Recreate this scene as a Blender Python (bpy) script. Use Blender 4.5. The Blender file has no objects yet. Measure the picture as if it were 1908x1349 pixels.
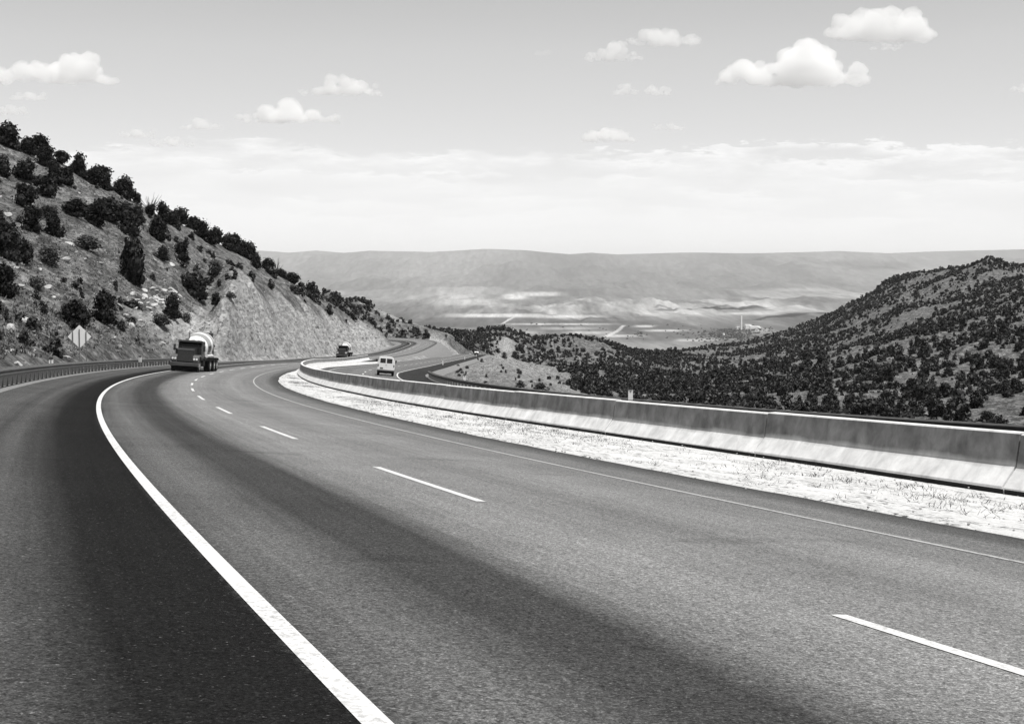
import bpy, bmesh, math, random
import numpy as np
from mathutils import Vector, Matrix
random.seed(7)
RNG = np.random.default_rng(11)
sc = bpy.context.scene
COL = sc.collection
# ------------------------------------------------------------------ camera model (pixels of the 1908 x 1349 print)
F, CX, CY, YH, ROLL = 2502.5, 954.0, 674.5, 505.5, 0.0026
PITCH = math.atan((CY - YH) / F)
CP, SP, CR, SR = math.cos(PITCH), math.sin(PITCH), math.cos(ROLL), math.sin(ROLL)

def ray(x, y):
    """direction (forward component along +Y = 1) seen at a pixel"""
    px = (np.asarray(x, float) - CX) / F; py = (np.asarray(y, float) - CY) / F
    u = px * CR + py * SR; v = -px * SR + py * CR
    fy = CP - v * SP; up = -SP - v * CP
    return u / fy, up / fy

def unpix(x, y, d):
    a, b = ray(x, y)
    return np.stack([a * d, np.asarray(d, float) * np.ones_like(a), b * d], -1)

def pix(P):
    P = np.asarray(P, float)
    X, Y, Z = P[..., 0], P[..., 1], P[..., 2]
    zf = np.maximum(Y * CP - Z * SP, .05); up = Y * SP + Z * CP
    u = X / zf; v = -up / zf
    return CX + F * (u * CR - v * SR), CY + F * (u * SR + v * CR)

# ------------------------------------------------------------------ tagging helpers
def tag(o, label=None, cat=None, group=None, kind=None):
    if label: o['label'] = label
    if cat: o['category'] = cat
    if group: o['group'] = group
    if kind: o['kind'] = kind
    return o

def empty(name, loc=(0, 0, 0), rot=(0, 0, 0)):
    o = bpy.data.objects.new(name, None); COL.objects.link(o)
    o.empty_display_size = .3; o.location = loc; o.rotation_euler = rot
    return o

def mesh_obj(name, verts, faces, mat=None, parent=None, smooth=False):
    me = bpy.data.meshes.new(name)
    verts = np.asarray(verts, np.float32)
    if isinstance(faces, np.ndarray):
        n, k = faces.shape
        me.vertices.add(len(verts)); me.vertices.foreach_set('co', verts.ravel())
        me.loops.add(n * k); me.loops.foreach_set('vertex_index', faces.astype(np.int32).ravel())
        me.polygons.add(n); me.polygons.foreach_set('loop_start', np.arange(0, n * k, k, dtype=np.int32))
        me.update(calc_edges=True)
    else:
        me.from_pydata([tuple(map(float, v)) for v in verts], [], faces); me.update()
    if smooth: me.polygons.foreach_set('use_smooth', np.ones(len(me.polygons), bool))
    o = bpy.data.objects.new(name, me); COL.objects.link(o)
    if mat: me.materials.append(mat)
    if parent: o.parent = parent
    return o

class MB:
    """collects boxes, tubes and lathes and links them as one mesh object"""
    def __init__(s): s.v = []; s.f = []
    def add(s, vs, fs):
        n = len(s.v); s.v += [tuple(v) for v in vs]; s.f += [tuple(i + n for i in f) for f in fs]; return s
    def box(s, x0, x1, y0, y1, z0, z1, tx=0, ty=0):
        """box; tx, ty shrink the top"""
        s.add([(x0, y0, z0), (x1, y0, z0), (x1, y1, z0), (x0, y1, z0),
               (x0 + tx, y0 + ty, z1), (x1 - tx, y0 + ty, z1), (x1 - tx, y1 - ty, z1), (x0 + tx, y1 - ty, z1)],
              [(3, 2, 1, 0), (4, 5, 6, 7), (0, 1, 5, 4), (1, 2, 6, 5), (2, 3, 7, 6), (3, 0, 4, 7)]); return s
    def prism(s, prof, x0, x1):
        """profile in (y, z) extruded along x"""
        n = len(prof)
        s.add([(x0, y, z) for y, z in prof] + [(x1, y, z) for y, z in prof],
              [tuple(range(n))[::-1], tuple(range(n, 2 * n))] + [(i, (i + 1) % n, (i + 1) % n + n, i + n) for i in range(n)]); return s
    def tube(s, pts, r, n=8, cap=True):
        pts = [Vector(p) for p in pts]; rs = r if isinstance(r, (list, tuple)) else [r] * len(pts)
        vs = []; fs = []
        for i, p in enumerate(pts):
            d = (pts[min(i + 1, len(pts) - 1)] - pts[max(i - 1, 0)]).normalized()
            a = d.orthogonal().normalized() if i == 0 else (a - d * a.dot(d)).normalized()
            b = d.cross(a)
            for k in range(n):
                t = 2 * math.pi * k / n
                vs.append(p + (a * math.cos(t) + b * math.sin(t)) * rs[i])
        for i in range(len(pts) - 1):
            for k in range(n):
                fs.append((i * n + k, i * n + (k + 1) % n, (i + 1) * n + (k + 1) % n, (i + 1) * n + k))
        if cap: fs += [tuple(range(n))[::-1], tuple(range((len(pts) - 1) * n, len(pts) * n))]
        return s.add(vs, fs)
    def build(s, name, mat, parent=None, smooth=False, bevel=0):
        o = mesh_obj(name, s.v, s.f, mat, parent, smooth)
        bm = bmesh.new(); bm.from_mesh(o.data); bmesh.ops.recalc_face_normals(bm, faces=bm.faces); bm.to_mesh(o.data); bm.free()
        if bevel:
            b = o.modifiers.new('bevel', 'BEVEL'); b.width = bevel; b.segments = 2; b.limit_method = 'ANGLE'
        return o

# ------------------------------------------------------------------ materials (a black and white print: every colour is a grey)
def new_mat(name):
    m = bpy.data.materials.new(name); m.use_nodes = True
    nt = m.node_tree; b = nt.nodes['Principled BSDF']
    return m, nt, b

def N(nt, typ, **kw):
    n = nt.nodes.new(typ)
    for k, v in kw.items():
        if k.startswith('i_'):
            key = k[2:]; n.inputs[int(key) if key.isdigit() else key.replace('_', ' ')].default_value = v
        else: setattr(n, k, v)
    return n

def L(nt, a, b): nt.links.new(a, b)

def math_n(nt, op, a, b=None, c=None, clamp=False):
    n = nt.nodes.new('ShaderNodeMath'); n.operation = op; n.use_clamp = clamp
    for i, x in enumerate((a, b, c)):
        if x is None: continue
        if hasattr(x, 'is_linked'): nt.links.new(x, n.inputs[i])
        else: n.inputs[i].default_value = x
    return n.outputs[0]

def ramp(nt, fac, stops, interp='LINEAR'):
    r = nt.nodes.new('ShaderNodeValToRGB'); r.color_ramp.interpolation = interp
    e = r.color_ramp.elements
    while len(e) < len(stops): e.new(.5)
    for el, (p, v) in zip(e, stops): el.position = p; el.color = (v, v, v, 1)
    nt.links.new(fac, r.inputs[0]); return r.outputs[0]

def noise(nt, vec, scale, detail=6, rough=.55, dist=0.):
    n = N(nt, 'ShaderNodeTexNoise'); n.inputs['Scale'].default_value = scale; n.inputs['Detail'].default_value = detail
    n.inputs['Roughness'].default_value = rough; n.inputs['Distortion'].default_value = dist
    if vec is not None: nt.links.new(vec, n.inputs['Vector'])
    return n.outputs['Fac']

def wornpaint(name, v, k):
    m, nt, b = new_mat(name); tc = N(nt, 'ShaderNodeTexCoord'); co = tc.outputs['Object']
    f = ramp(nt, noise(nt, co, 1.6, 8, .7), [(.3, v * .88), (.7, v * 1.05)])
    wear = math_n(nt, 'MULTIPLY', ramp(nt, noise(nt, co, 22, 7, .75), [(.50, 0), (.58, 1)]), ramp(nt, noise(nt, co, .5, 3, .6), [(.4, k * .3), (.65, k)]))
    mx = N(nt, 'ShaderNodeMix', data_type='RGBA'); L(nt, wear, mx.inputs[0]); L(nt, f, mx.inputs[6]); mx.inputs[7].default_value = (.10, .10, .10, 1)
    L(nt, mx.outputs[2], b.inputs['Base Color']); b.inputs['Roughness'].default_value = .8; b.inputs['Specular IOR Level'].default_value = .2
    return m

def grey(name, v, rough=.6, metal=0., var=.12, scale=6., bump=0., coat=0., spec=.5):
    m, nt, b = new_mat(name)
    tc = N(nt, 'ShaderNodeTexCoord')
    f = noise(nt, tc.outputs['Object'], scale, 5)
    c = ramp(nt, f, [(.25, v * (1 - var)), (.75, v * (1 + var))])
    L(nt, c, b.inputs['Base Color'])
    b.inputs['Roughness'].default_value = rough; b.inputs['Metallic'].default_value = metal
    b.inputs['Coat Weight'].default_value = coat; b.inputs['Specular IOR Level'].default_value = spec
    if bump:
        bp = N(nt, 'ShaderNodeBump'); bp.inputs['Strength'].default_value = bump
        L(nt, noise(nt, tc.outputs['Object'], scale * 6, 4), bp.inputs['Height']); L(nt, bp.outputs[0], b.inputs['Normal'])
    return m

# ------------------------------------------------------------------ value noise in numpy
_T = RNG.random((256, 256))
def vnoise(x, y):
    xi = np.floor(x).astype(np.int64); yi = np.floor(y).astype(np.int64)
    fx = x - xi; fy = y - yi; fx = fx * fx * (3 - 2 * fx); fy = fy * fy * (3 - 2 * fy)
    g = lambda a, b: _T[a & 255, b & 255]
    return (g(xi, yi) * (1 - fx) + g(xi + 1, yi) * fx) * (1 - fy) + (g(xi, yi + 1) * (1 - fx) + g(xi + 1, yi + 1) * fx) * fy - .5
def fbm(x, y, s, oct=4, gain=.5):
    r = 0; a = 1.; f = 1. / s
    for k in range(oct):
        r = r + a * vnoise(x * f + 17.3 * k, y * f + 9.1 * k); a *= gain; f *= 2.03
    return r
def sstep(a, b, x):
    t = np.clip((x - a) / (b - a), 0, 1); return t * t * (3 - 2 * t)

# ------------------------------------------------------------------ the two carriageways
class Road:
    """centre line (the dashed lane line) sampled every metre, with grade and superelevation"""
    def __init__(s, P, e, s0):
        P = np.asarray(P, float)
        seg = np.hypot(*np.diff(P[:, :2], axis=0).T); S = np.concatenate([[0], np.cumsum(seg)]) + s0
        s.S = np.arange(S[0], S[-1], 1.0)
        s.P = np.stack([np.interp(s.S, S, P[:, i]) for i in range(3)], 1)
        for _ in range(6):                                   # light smoothing where the pieces join
            s.P[1:-1] = .25 * s.P[:-2] + .5 * s.P[1:-1] + .25 * s.P[2:]
        T = np.gradient(s.P[:, :2], axis=0); T /= np.hypot(T[:, 0], T[:, 1])[:, None]
        s.T = T; s.R = np.stack([T[:, 1], -T[:, 0]], 1)
        s.e = np.interp(s.S, *e)
    def at(s, S, t, dz=0.):
        S = np.asarray(S, float)
        g = lambda a: np.interp(S, s.S, a)
        return np.stack([g(s.P[:, 0]) + t * g(s.R[:, 0]), g(s.P[:, 1]) + t * g(s.R[:, 1]), g(s.P[:, 2]) + t * g(s.e) + dz], -1)
    def heading(s, S):
        return math.atan2(np.interp(S, s.S, s.T[:, 0]), np.interp(S, s.S, s.T[:, 1]))
    def grade(s, S):
        return float(np.interp(S + 2, s.S, s.P[:, 2]) - np.interp(S - 2, s.S, s.P[:, 2])) / 4
    def locate(s, x, y):
        """nearest (s, t) of plan points"""
        So = np.empty(len(x), np.float32); To = np.empty(len(x), np.float32)
        Q = s.P[:, :2].astype(np.float32)
        for a in range(0, len(x), 4000):
            b = a + 4000
            d2 = (x[a:b, None] - Q[None, :, 0]) ** 2 + (y[a:b, None] - Q[None, :, 1]) ** 2
            i = d2.argmin(1)
            So[a:b] = s.S[i] + ((x[a:b] - Q[i, 0]) * s.T[i, 0] + (y[a:b] - Q[i, 1]) * s.T[i, 1])
            To[a:b] = (x[a:b] - Q[i, 0]) * s.R[i, 0] + (y[a:b] - Q[i, 1]) * s.R[i, 1]
        return So, To

def spiral(X0, Y0, Z0, psi, k0, k1, k2, g0, g1, a, b):
    ss = np.arange(a, b + .5, 1.); th = psi + k0 * ss + k1 * ss ** 2 / 2 + k2 * ss ** 3 / 6
    dx, dy = np.sin(th), np.cos(th)
    X = np.concatenate([[0], np.cumsum((dx[1:] + dx[:-1]) / 2)]); Y = np.concatenate([[0], np.cumsum((dy[1:] + dy[:-1]) / 2)])
    i0 = int(-a); return np.stack([X - X[i0] + X0, Y - Y[i0] + Y0, Z0 + g0 * ss + g1 * ss ** 2 / 2], 1)

def catmull(W, n=24):
    W = np.asarray(W, float); out = []
    Q = np.vstack([2 * W[0] - W[1], W, 2 * W[-1] - W[-2]])
    for i in range(1, len(Q) - 2):
        for t in np.linspace(0, 1, n, endpoint=False):
            out.append(.5 * (2 * Q[i] + (Q[i + 1] - Q[i - 1]) * t + (2 * Q[i - 1] - 5 * Q[i] + 4 * Q[i + 1] - Q[i + 2]) * t * t
                             + (3 * Q[i] - Q[i - 1] - 3 * Q[i + 1] + Q[i + 2]) * t ** 3))
    out.append(W[-1]); return np.array(out)

PSI, EA = -0.365575, -0.085677
dA = 4.93996
spA = spiral(dA * math.cos(PSI), -dA * math.sin(PSI), -2.17918 - EA * dA, PSI, .00151621, 1.25537e-5, -1.9084e-7, -.06066, 1.0638e-5, -40, 196)
A = Road(np.vstack([spA[:-1], catmull([spA[-1], (-34.2, 240, -16.3), (-34.6, 290, -18.9), (-34.0, 340, -21.6), (-32.6, 390, -23.6), (-31.4, 440, -24.6), (-32.5, 475, -25.3),
                                 (-41, 510, -26.2), (-60, 542, -27.2), (-88, 562, -28.2), (-125, 575, -29.5), (-165, 582, -31)])]),
         ([-40, 0, 150, 260, 330, 460, 600], [EA, EA, EA + .02, -.05, -.02, .03, .05]), -40)
spB = spiral(8.13806, 50, -5.86503, -.472397, .0060585, -5.23238e-5, 2.1665e-7, -.050249, -5.4377e-5, -70, 118)
B = Road(np.vstack([spB[:-1], catmull([spB[-1], (-18.2, 200, -14.35), (-18.0, 240, -16.7), (-17.8, 320, -21.3), (-17.7, 420, -27.0), (-17.7, 520, -32.6), (-17.5, 600, -37.2),
                                 (-15, 660, -41.6), (-4, 715, -48), (20, 760, -54)])]),
         ([-70, 0, 110, 170, 230, 700], [-.08, -.08, -.08, -.06, -.03, -.02]), -70)

def strip(name, road, S, ts, dz, mat, parent=None, uv=True):
    """ribbon over a road: ts = list of offsets or arrays per S, dz = heights per column"""
    S = np.asarray(S, float); cols = []
    for t, z in zip(ts, dz):
        cols.append(road.at(S, t if np.isscalar(t) else np.asarray(t), z))
    V = np.stack(cols, 1); n, k, _ = V.shape
    idx = np.arange(n * k).reshape(n, k)
    f = np.stack([idx[:-1, :-1], idx[:-1, 1:], idx[1:, 1:], idx[1:, :-1]], -1).reshape(-1, 4)
    o = mesh_obj(name, V.reshape(-1, 3), f, mat, parent, smooth=True)
    if uv:
        u = o.data.uv_layers.new(name='road')
        T = np.stack([np.broadcast_to(np.asarray(t, float), S.shape) for t in ts], 1)
        st = np.stack([T, np.repeat(S[:, None], k, 1)], -1).reshape(-1, 2)
        u.data.foreach_set('uv', st[f.ravel()].astype(np.float32).ravel())
    return o
HAZE, CLOUD, BANK, SKY_S, SUN_S, EXPO = 1.8e-5, .009, 5.4, .15, 4.2, .42
FB_S = [-30, 18, 25, 38, 52, 61, 75, 96, 121, 150, 170, 200, 250, 295]
FB_T = [10.5, 10.75, 11.0, 10.7, 10.0, 9.55, 9.1, 8.2, 7.3, 6.1, 5.3, 4.5, 4.1, 4.0]
def foot(s): return np.interp(s, FB_S, FB_T)
# ------------------------------------------------------------------ terrain: heights interpolated in (bearing, log distance) through surveyed points
CPTS = []
def cp(*rows):
    for x, y, d in rows: CPTS.append(unpix(x, y, d))
# carriageway edges
for S, t, dz in [(np.arange(8, 560, 7.), -8.8, -.25), (np.arange(8, 560, 7.), 6.6, -.3), (np.arange(8, 200, 7.), 1., -.5)]:
    for p in A.at(S, t, dz):
        if p[1] > 5: CPTS.append(p)
for S, t, dz in [(np.arange(-60, 690, 7.), -5.4, -.3), (np.arange(-60, 690, 7.), 8.6, -.3), (np.arange(-60, 690, 9.), 2., -.5)]:
    for p in B.at(S, t, dz):
        if p[1] > 5: CPTS.append(p)
# drop to the right of the lower carriageway, near the camera
for S in np.arange(-50, 50, 9.):
    for t, dz in ((13, -2.0), (22, -6.5), (36, -13)):
        p = B.at(np.array([S]), t, 0)[0]; p[2] += dz
        if p[1] > 5: CPTS.append(p)
# bench and fill slope inside the far curve
cp((850, 684, 235), (880, 690, 190), (900, 674, 330), (905, 664, 470), (925, 664, 470), (950, 681, 260), (960, 700, 165), (1000, 704, 185), (1030, 717, 150), (1060, 730, 125),
   (1010, 720, 128), (950, 712, 130), (900, 700, 150), (940, 672, 350),
   (930, 690, 620), (950, 705, 400), (1000, 728, 270), (1060, 760, 180), (1120, 790, 150))
# left hillside: foot, middle, crest, far side
# left hillside: foot, rock cut, crest and far side, as tables over the picture column
RX = [-500, -300, -150, 0, 100, 200, 290, 350, 430, 500, 540, 570, 600, 630, 660, 700, 740, 786, 830, 875, 915]
RY = [20, 110, 190, 252, 300, 354, 402, 430, 468, 502, 523, 536, 548, 560, 571, 583, 594, 605, 614, 621, 619]
RD = [170, 215, 245, 268, 268, 272, 282, 292, 318, 352, 380, 420, 470, 525, 585, 650, 730, 810, 880, 930, 960]
TXc = [405, 440, 480, 520, 560, 600, 630, 655, 672]; TYc = [526, 527, 536, 548, 558, 569, 575, 580, 590]; TDc = [204, 238, 272, 302, 334, 372, 405, 436, 444]
_tp = A.at(np.arange(20, 470, 1.), -9.2, -.2); _tx, _ty = pix(_tp); _o = _tp[:, 1] > 20; _tx, _ty, _td = _tx[_o], _ty[_o], _tp[_o, 1]
_ii = np.argsort(_tx)
for xx in list(range(-500, 0, 50)) + list(range(0, 665, 22)):
    ry, rd = np.interp(xx, RX, RY), np.interp(xx, RX, RD); ty, td = np.interp(xx, _tx[_ii], _ty[_ii]), np.interp(xx, _tx[_ii], _td[_ii])
    if xx < -60: td = np.interp(xx, [-500, -60], [36, 50]); ty = YH + F * (1.6 + .06 * td) / td
    if xx < 400:
        for f in (.12, .25, .42, .62, .82, 1.):
            dq = td + (rd - td) * f; yq = ty + (ry - ty) * f ** .9
            if f == .42 and xx < 380: yq += 8
            cp((xx, yq, dq))
    else:
        cy, cd = np.interp(xx, TXc, TYc), np.interp(xx, TXc, TDc)
        for f in (.35, .7, 1.): cp((xx, ty + (cy - ty) * f, td + (cd - td) * f))
        for f in (.5, 1.): cp((xx, cy + (ry - cy) * f, cd + (rd - cd) * f))
for xx in (700, 740, 786, 830, 875, 915): cp((xx, np.interp(xx, RX, RY), np.interp(xx, RX, RD)))
cp(# end of the cut
   (684, 598, 448), (706, 615, 452), (726, 632, 455), (690, 604, 500), (716, 626, 520),
   # slope beyond the bend
   (728, 631, 548), (760, 631, 545), (790, 632, 540), (720, 615, 610), (760, 621, 620), (800, 628, 600), (760, 606, 720), (735, 601, 660), (810, 618, 700), (860, 634, 760), (900, 645, 740), (850, 628, 820),
   # light mound between the carriageways
   (806, 641, 520), (815, 633, 525), (830, 628, 530), (850, 628, 535), (868, 638, 545), (885, 652, 552), (858, 640, 640), (885, 655, 640), (830, 636, 640),
   (815, 648, 500), (838, 659, 500))
for xx in list(range(-500, 940, 45)):
    y, d = np.interp(xx, RX, RY), np.interp(xx, RX, RD)
    cp((xx, y + 45, d * 1.3), (xx, y + 110, d * 1.9), (xx, 690, 2600 if d > 300 else 1500))
# scrub hills in the middle distance and the right hill
cp((935, 648, 830), (943, 630, 860), (960, 652, 800), (1010, 643, 980), (1060, 633, 1010), (1110, 637, 1030), (1150, 649, 1060), (1190, 668, 1010), (1200, 664, 1120), (1240, 662, 1220), (1290, 652, 1350),
   (1340, 648, 1480), (1420, 638, 1600), (1460, 624, 1600), (1500, 609, 1550), (1530, 597, 1500), (1560, 585, 1480), (1590, 569, 1440), (1620, 553, 1400), (1645, 533, 1350), (1660, 523, 1340), (1700, 517, 1300), (1750, 509, 1250), (1800, 497, 1200), (1825, 488, 1165), (1845, 480, 1150), (1858, 486, 1150), (1870, 490, 1150),
   (1885, 501, 1150), (1908, 505, 1150), (2050, 490, 1150), (2300, 440, 1150),
   (1908, 547, 650), (2100, 500, 640), (1800, 592, 620), (1700, 627, 600), (1600, 657, 620), (1500, 682, 650), (1400, 703, 680), (1310, 712, 690),
   (1908, 552, 800), (2100, 520, 800), (1800, 604, 760), (1700, 640, 740), (1600, 668, 770), (1500, 690, 790), (1400, 700, 820), (1300, 700, 850),
   (1800, 556, 920), (1800, 520, 1060), (1700, 590, 930), (1700, 548, 1120), (1600, 630, 950), (1600, 585, 1180), (1500, 660, 1000), (1500, 630, 1280), (1400, 668, 1080), (1300, 672, 1080),
   (1200, 682, 900), (1100, 672, 820), (1000, 672, 780), (930, 668, 760), (900, 660, 700),
   (1908, 820, 200), (1800, 800, 235), (1600, 790, 240), (1400, 775, 260), (1250, 762, 290), (1150, 752, 320), (2200, 840, 180),
   (1908, 680, 420), (1800, 690, 425), (1700, 700, 430), (1600, 712, 440), (1500, 725, 450), (1400, 732, 470), (1250, 728, 500), (1100, 715, 520), (1000, 708, 500), (2200, 650, 400))
for x, y, d in [(1010, 643, 980), (1060, 633, 1010), (1110, 637, 1030), (1200, 664, 1120), (1290, 652, 1350), (1340, 645, 1480), (1420, 638, 1600), (1500, 611, 1550), (1560, 590, 1480), (1660, 530, 1340), (1750, 515, 1250),
                (1845, 485, 1150), (1908, 510, 1150), (2050, 495, 1150), (2300, 440, 1150)]:
    cp((x, y + 40, d * 1.25), (x, 700, 2600))
CPTS = np.array(CPTS)
def uvw(P):
    return P[:, 0] / P[:, 1] * F / 400., np.log(P[:, 1]) * 1.3, P[:, 2] / P[:, 1]
_u, _v, _w = uvw(CPTS)
MQ = .004
_K = -np.sqrt((_u[:, None] - _u[None]) ** 2 + (_v[:, None] - _v[None]) ** 2 + MQ * MQ)
_n = len(_u)
_M = np.zeros((_n + 3, _n + 3)); _M[:_n, :_n] = _K - np.eye(_n) * 8e-3
_M[:_n, _n] = 1; _M[:_n, _n + 1] = _u; _M[:_n, _n + 2] = _v; _M[_n:, :_n] = _M[:_n, _n:].T
_c = np.linalg.solve(_M, np.concatenate([_w, [0, 0, 0]]))
def rbf(x, y):
    out = np.empty(len(x))
    for a in range(0, len(x), 8000):
        yy = np.maximum(y[a:a + 8000], 4.); u = x[a:a + 8000] / yy * F / 400.; v = np.log(yy) * 1.3
        k = -np.sqrt((u[:, None] - _u[None]).astype(np.float32) ** 2 + (v[:, None] - _v[None]).astype(np.float32) ** 2 + np.float32(MQ * MQ))
        out[a:a + 8000] = (k @ _c[:_n].astype(np.float32) + _c[_n] + _c[_n + 1] * u + _c[_n + 2] * v) * yy
    return out

cols = np.concatenate([np.arange(-1100, -80, 16.), np.arange(-80, 780, 2.), np.arange(780, 1990, 3.5), np.arange(1990, 3000, 16.)])
dd = [3.]
while dd[-1] < 2600: dd.append(dd[-1] * (1.03 if dd[-1] < 45 else 1.0024 if dd[-1] < 265 else 1.0048 if dd[-1] < 640 else 1.0085))
dd = np.array(dd); TX = (cols - CX) / F
GX = (TX[None, :] * dd[:, None]); GY = np.repeat(dd[:, None], len(cols), 1)
gx, gy = GX.ravel(), GY.ravel()
gz = rbf(gx, gy)
_q = _q0 = (gz / gy).reshape(GX.shape)                            # soften the cusps at the survey points
for ax, rad, it in ((1, 5, 3), (0, 5, 3)):
    for _ in range(it):
        pd = np.pad(_q, [(rad, rad) if i == ax else (0, 0) for i in (0, 1)], mode='edge'); cs_ = np.cumsum(pd, axis=ax)
        cs_ = np.concatenate([np.zeros_like(np.take(cs_, [0], ax)), cs_], ax); n_ = _q.shape[ax]
        _q = (np.take(cs_, np.arange(2 * rad + 1, n_ + 2 * rad + 1), ax) - np.take(cs_, np.arange(0, n_), ax)) / (2 * rad + 1)
_k = sstep(620, 800, GY) * .96; gz = (_q * (1 - _k) + _q0 * _k).ravel() * gy
near = gy < 780
sA = np.full(len(gx), -99.); tA = np.full(len(gx), 999.); sB = sA.copy(); tB = tA.copy()
sA[near], tA[near] = A.locate(gx[near], gy[near]); sB[near], tB[near] = B.locate(gx[near], gy[near])
inA = (sA > -30) & (sA < 575); inB = (sB > -65) & (sB < 730)
lim = np.where(sA < 292, foot(sA) + 1.7, 6.3)
corA = np.where(inA, sstep(11.5, 8.6, -tA) * sstep(lim + 3.2, lim, tA), 0); corB = np.where(inB, sstep(8., 5.2, -tB) * sstep(10.5, 8.2, tB), 0)
# what the surface is: bare rock of the cuts and fills, or grass and stones
cut = np.where(inA & (sA > 130) & (sA < 470), sstep(-8.5, -9.5, tA) * (1 - sstep(16, 19.5, -tA + fbm(gx, gy, 9., 3) * 5)) * sstep(158, 184, sA + (tA + 9) * .7) * (1 - sstep(440, 470, sA)), 0)
fill = np.where(inB & (sB > 30) & (sB < 600), sstep(8, 10, tB) * (1 - sstep(36, 46, tB + fbm(gx, gy, 14., 3) * 14)) * sstep(40, 62, sB), 0)
med = np.where(inA & inB & (tA > 4) & (tB < -4) & (sA < 432) & (tA < 60), 1., 0)
px_, py_ = pix(np.stack([gx, gy, gz], 1))
mound = np.where((gy > 470) & (gy < 600) & (px_ > 800) & (px_ < 900) & (tB < -4) & (tA > 3), 1., 0)
scar = np.exp(-(((gx - unpix(735, 603, 660)[0]) / 14) ** 2 + ((gy - 655) / 40) ** 2)) + np.exp(-(((gx - unpix(943, 636, 850)[0]) / 6) ** 2 + ((gy - 850) / 40) ** 2))
bare = np.clip(cut + .50 * fill + .8 * med + mound + scar, 0, 1)
nat = 1 - np.clip(corA + corB, 0, 1)
# relief
rough = fbm(gx, gy, 7., 4) * .9 + fbm(gx, gy, 1.6, 3) * .28
crag = np.abs(fbm(sA, tA * .30, 5.0, 5, .58)) * 2.6
ledge = np.abs(fbm(gx + gz * .5, gy * .3, 2.6, 4)) * 1.5 + np.abs(fbm(gx * .7, gy * .25 + gz * 1.2, 1.3, 3)) * .6
big = fbm(gx, gy, 120., 4) * sstep(300, 700, gy) * 9 + fbm(gx, gy, 28., 3) * sstep(220, 500, gy) * 3
edge = np.where(near, sstep(8.6, 13, np.minimum(np.abs(tA), 99)) * sstep(8, 13, np.minimum(np.abs(tB), 99)), 1)
gz = gz + edge * ((rough * (1 - bare * .3) + cut * (ledge - .5 + crag - .5) * sstep(9, 11.5, -tA)) * (1 - med * .7) + big * (1 - mound))
zA = A.at(sA, np.clip(tA, -12, 12.5), -.35)[:, 2]; zB = B.at(sB, np.clip(tB, -9, 11), -.35)[:, 2]
gz = gz * (1 - corA) + zA * corA; gz = gz * (1 - corB) + zB * corB
GZ = gz.reshape(GX.shape)
_dn = len(dd); _cn = len(cols)
idx = np.arange(_dn * _cn).reshape(_dn, _cn)
gf = np.stack([idx[:-1, :-1], idx[:-1, 1:], idx[1:, 1:], idx[1:, :-1]], -1).reshape(-1, 4)

def ground_at(x, y):
    """height of the modelled ground at plan points (bilinear in the survey grid)"""
    x = np.asarray(x, float); y = np.asarray(y, float)
    r = np.interp(y, dd, np.arange(_dn)); c = np.interp(x / y * F + CX, cols, np.arange(_cn))
    r0 = np.clip(r.astype(int), 0, _dn - 2); c0 = np.clip(c.astype(int), 0, _cn - 2); fr = r - r0; fc = c - c0
    return (GZ[r0, c0] * (1 - fc) + GZ[r0, c0 + 1] * fc) * (1 - fr) + (GZ[r0 + 1, c0] * (1 - fc) + GZ[r0 + 1, c0 + 1] * fc) * fr
_EL = np.maximum.accumulate(GZ / GY, axis=0)               # highest elevation met on the way out along each bearing
def hit(x, y, dmin=45, dmax=2500):
    """the ground point seen at a pixel"""
    a, b = ray(x, y); c = int(round(float(np.interp(a * F + CX, cols, np.arange(_cn)))))
    el = GZ[:, c] / dd
    i = np.where((dd > dmin) & (dd < dmax) & (el >= b))[0]
    if not len(i): return None
    d = dd[i[0]]; return np.array([a * d, d, ground_at(a * d, d)])
def hit2(x, y):
    for k in range(0, 60, 3):
        g = hit(x, y + k)
        if g is not None and g[1] < 1300: return g
    print('NO GROUND', x, y)
def seen(x, y, ztop):
    r = np.clip(np.interp(y, dd, np.arange(_dn)).astype(int) - 1, 0, _dn - 1); c = np.clip(np.round(np.interp(x / y * F + CX, cols, np.arange(_cn))).astype(int), 0, _cn - 1)
    return ztop / y > _EL[r, c]

# ground material: bare rock / dry grass, stones and dust, all by what lies there
mG, nt, bs = new_mat('hillside_ground')
tc = N(nt, 'ShaderNodeTexCoord'); co = tc.outputs['Object']
at = N(nt, 'ShaderNodeAttribute', attribute_name='bare'); ab = at.outputs['Fac']
af = N(nt, 'ShaderNodeAttribute', attribute_name='far').outputs['Fac']
nmp = N(nt, 'ShaderNodeMapping'); nmp.inputs['Scale'].default_value = (1, .55, 1); L(nt, co, nmp.inputs['Vector'])
n1 = noise(nt, nmp.outputs[0], .42, 9, .66); n2 = noise(nt, nmp.outputs[0], 2.2, 7, .7); n3 = noise(nt, co, .09, 5, .6)
grass = ramp(nt, n1, [(.32, .035), (.45, .085), (.56, .155), (.70, .27)])
speck = ramp(nt, n2, [(.36, .35), (.5, 1.0), (.64, 1.6)])
mx = N(nt, 'ShaderNodeMix', data_type='RGBA', blend_type='MULTIPLY'); mx.inputs[0].default_value = 1
L(nt, grass, mx.inputs[6]); L(nt, speck, mx.inputs[7])
vo = N(nt, 'ShaderNodeTexVoronoi', feature='F1'); vo.inputs['Scale'].default_value = 1.1; L(nt, co, vo.inputs['Vector'])
cmp_ = N(nt, 'ShaderNodeMapping'); cmp_.inputs['Scale'].default_value = (1, .28, 1); L(nt, co, cmp_.inputs['Vector'])
rkn = noise(nt, cmp_.outputs[0], 1.2, 10, .78, .5)
rk = ramp(nt, rkn, [(.34, .04), (.43, .20), (.55, .37), (.66, .60)])
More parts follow.
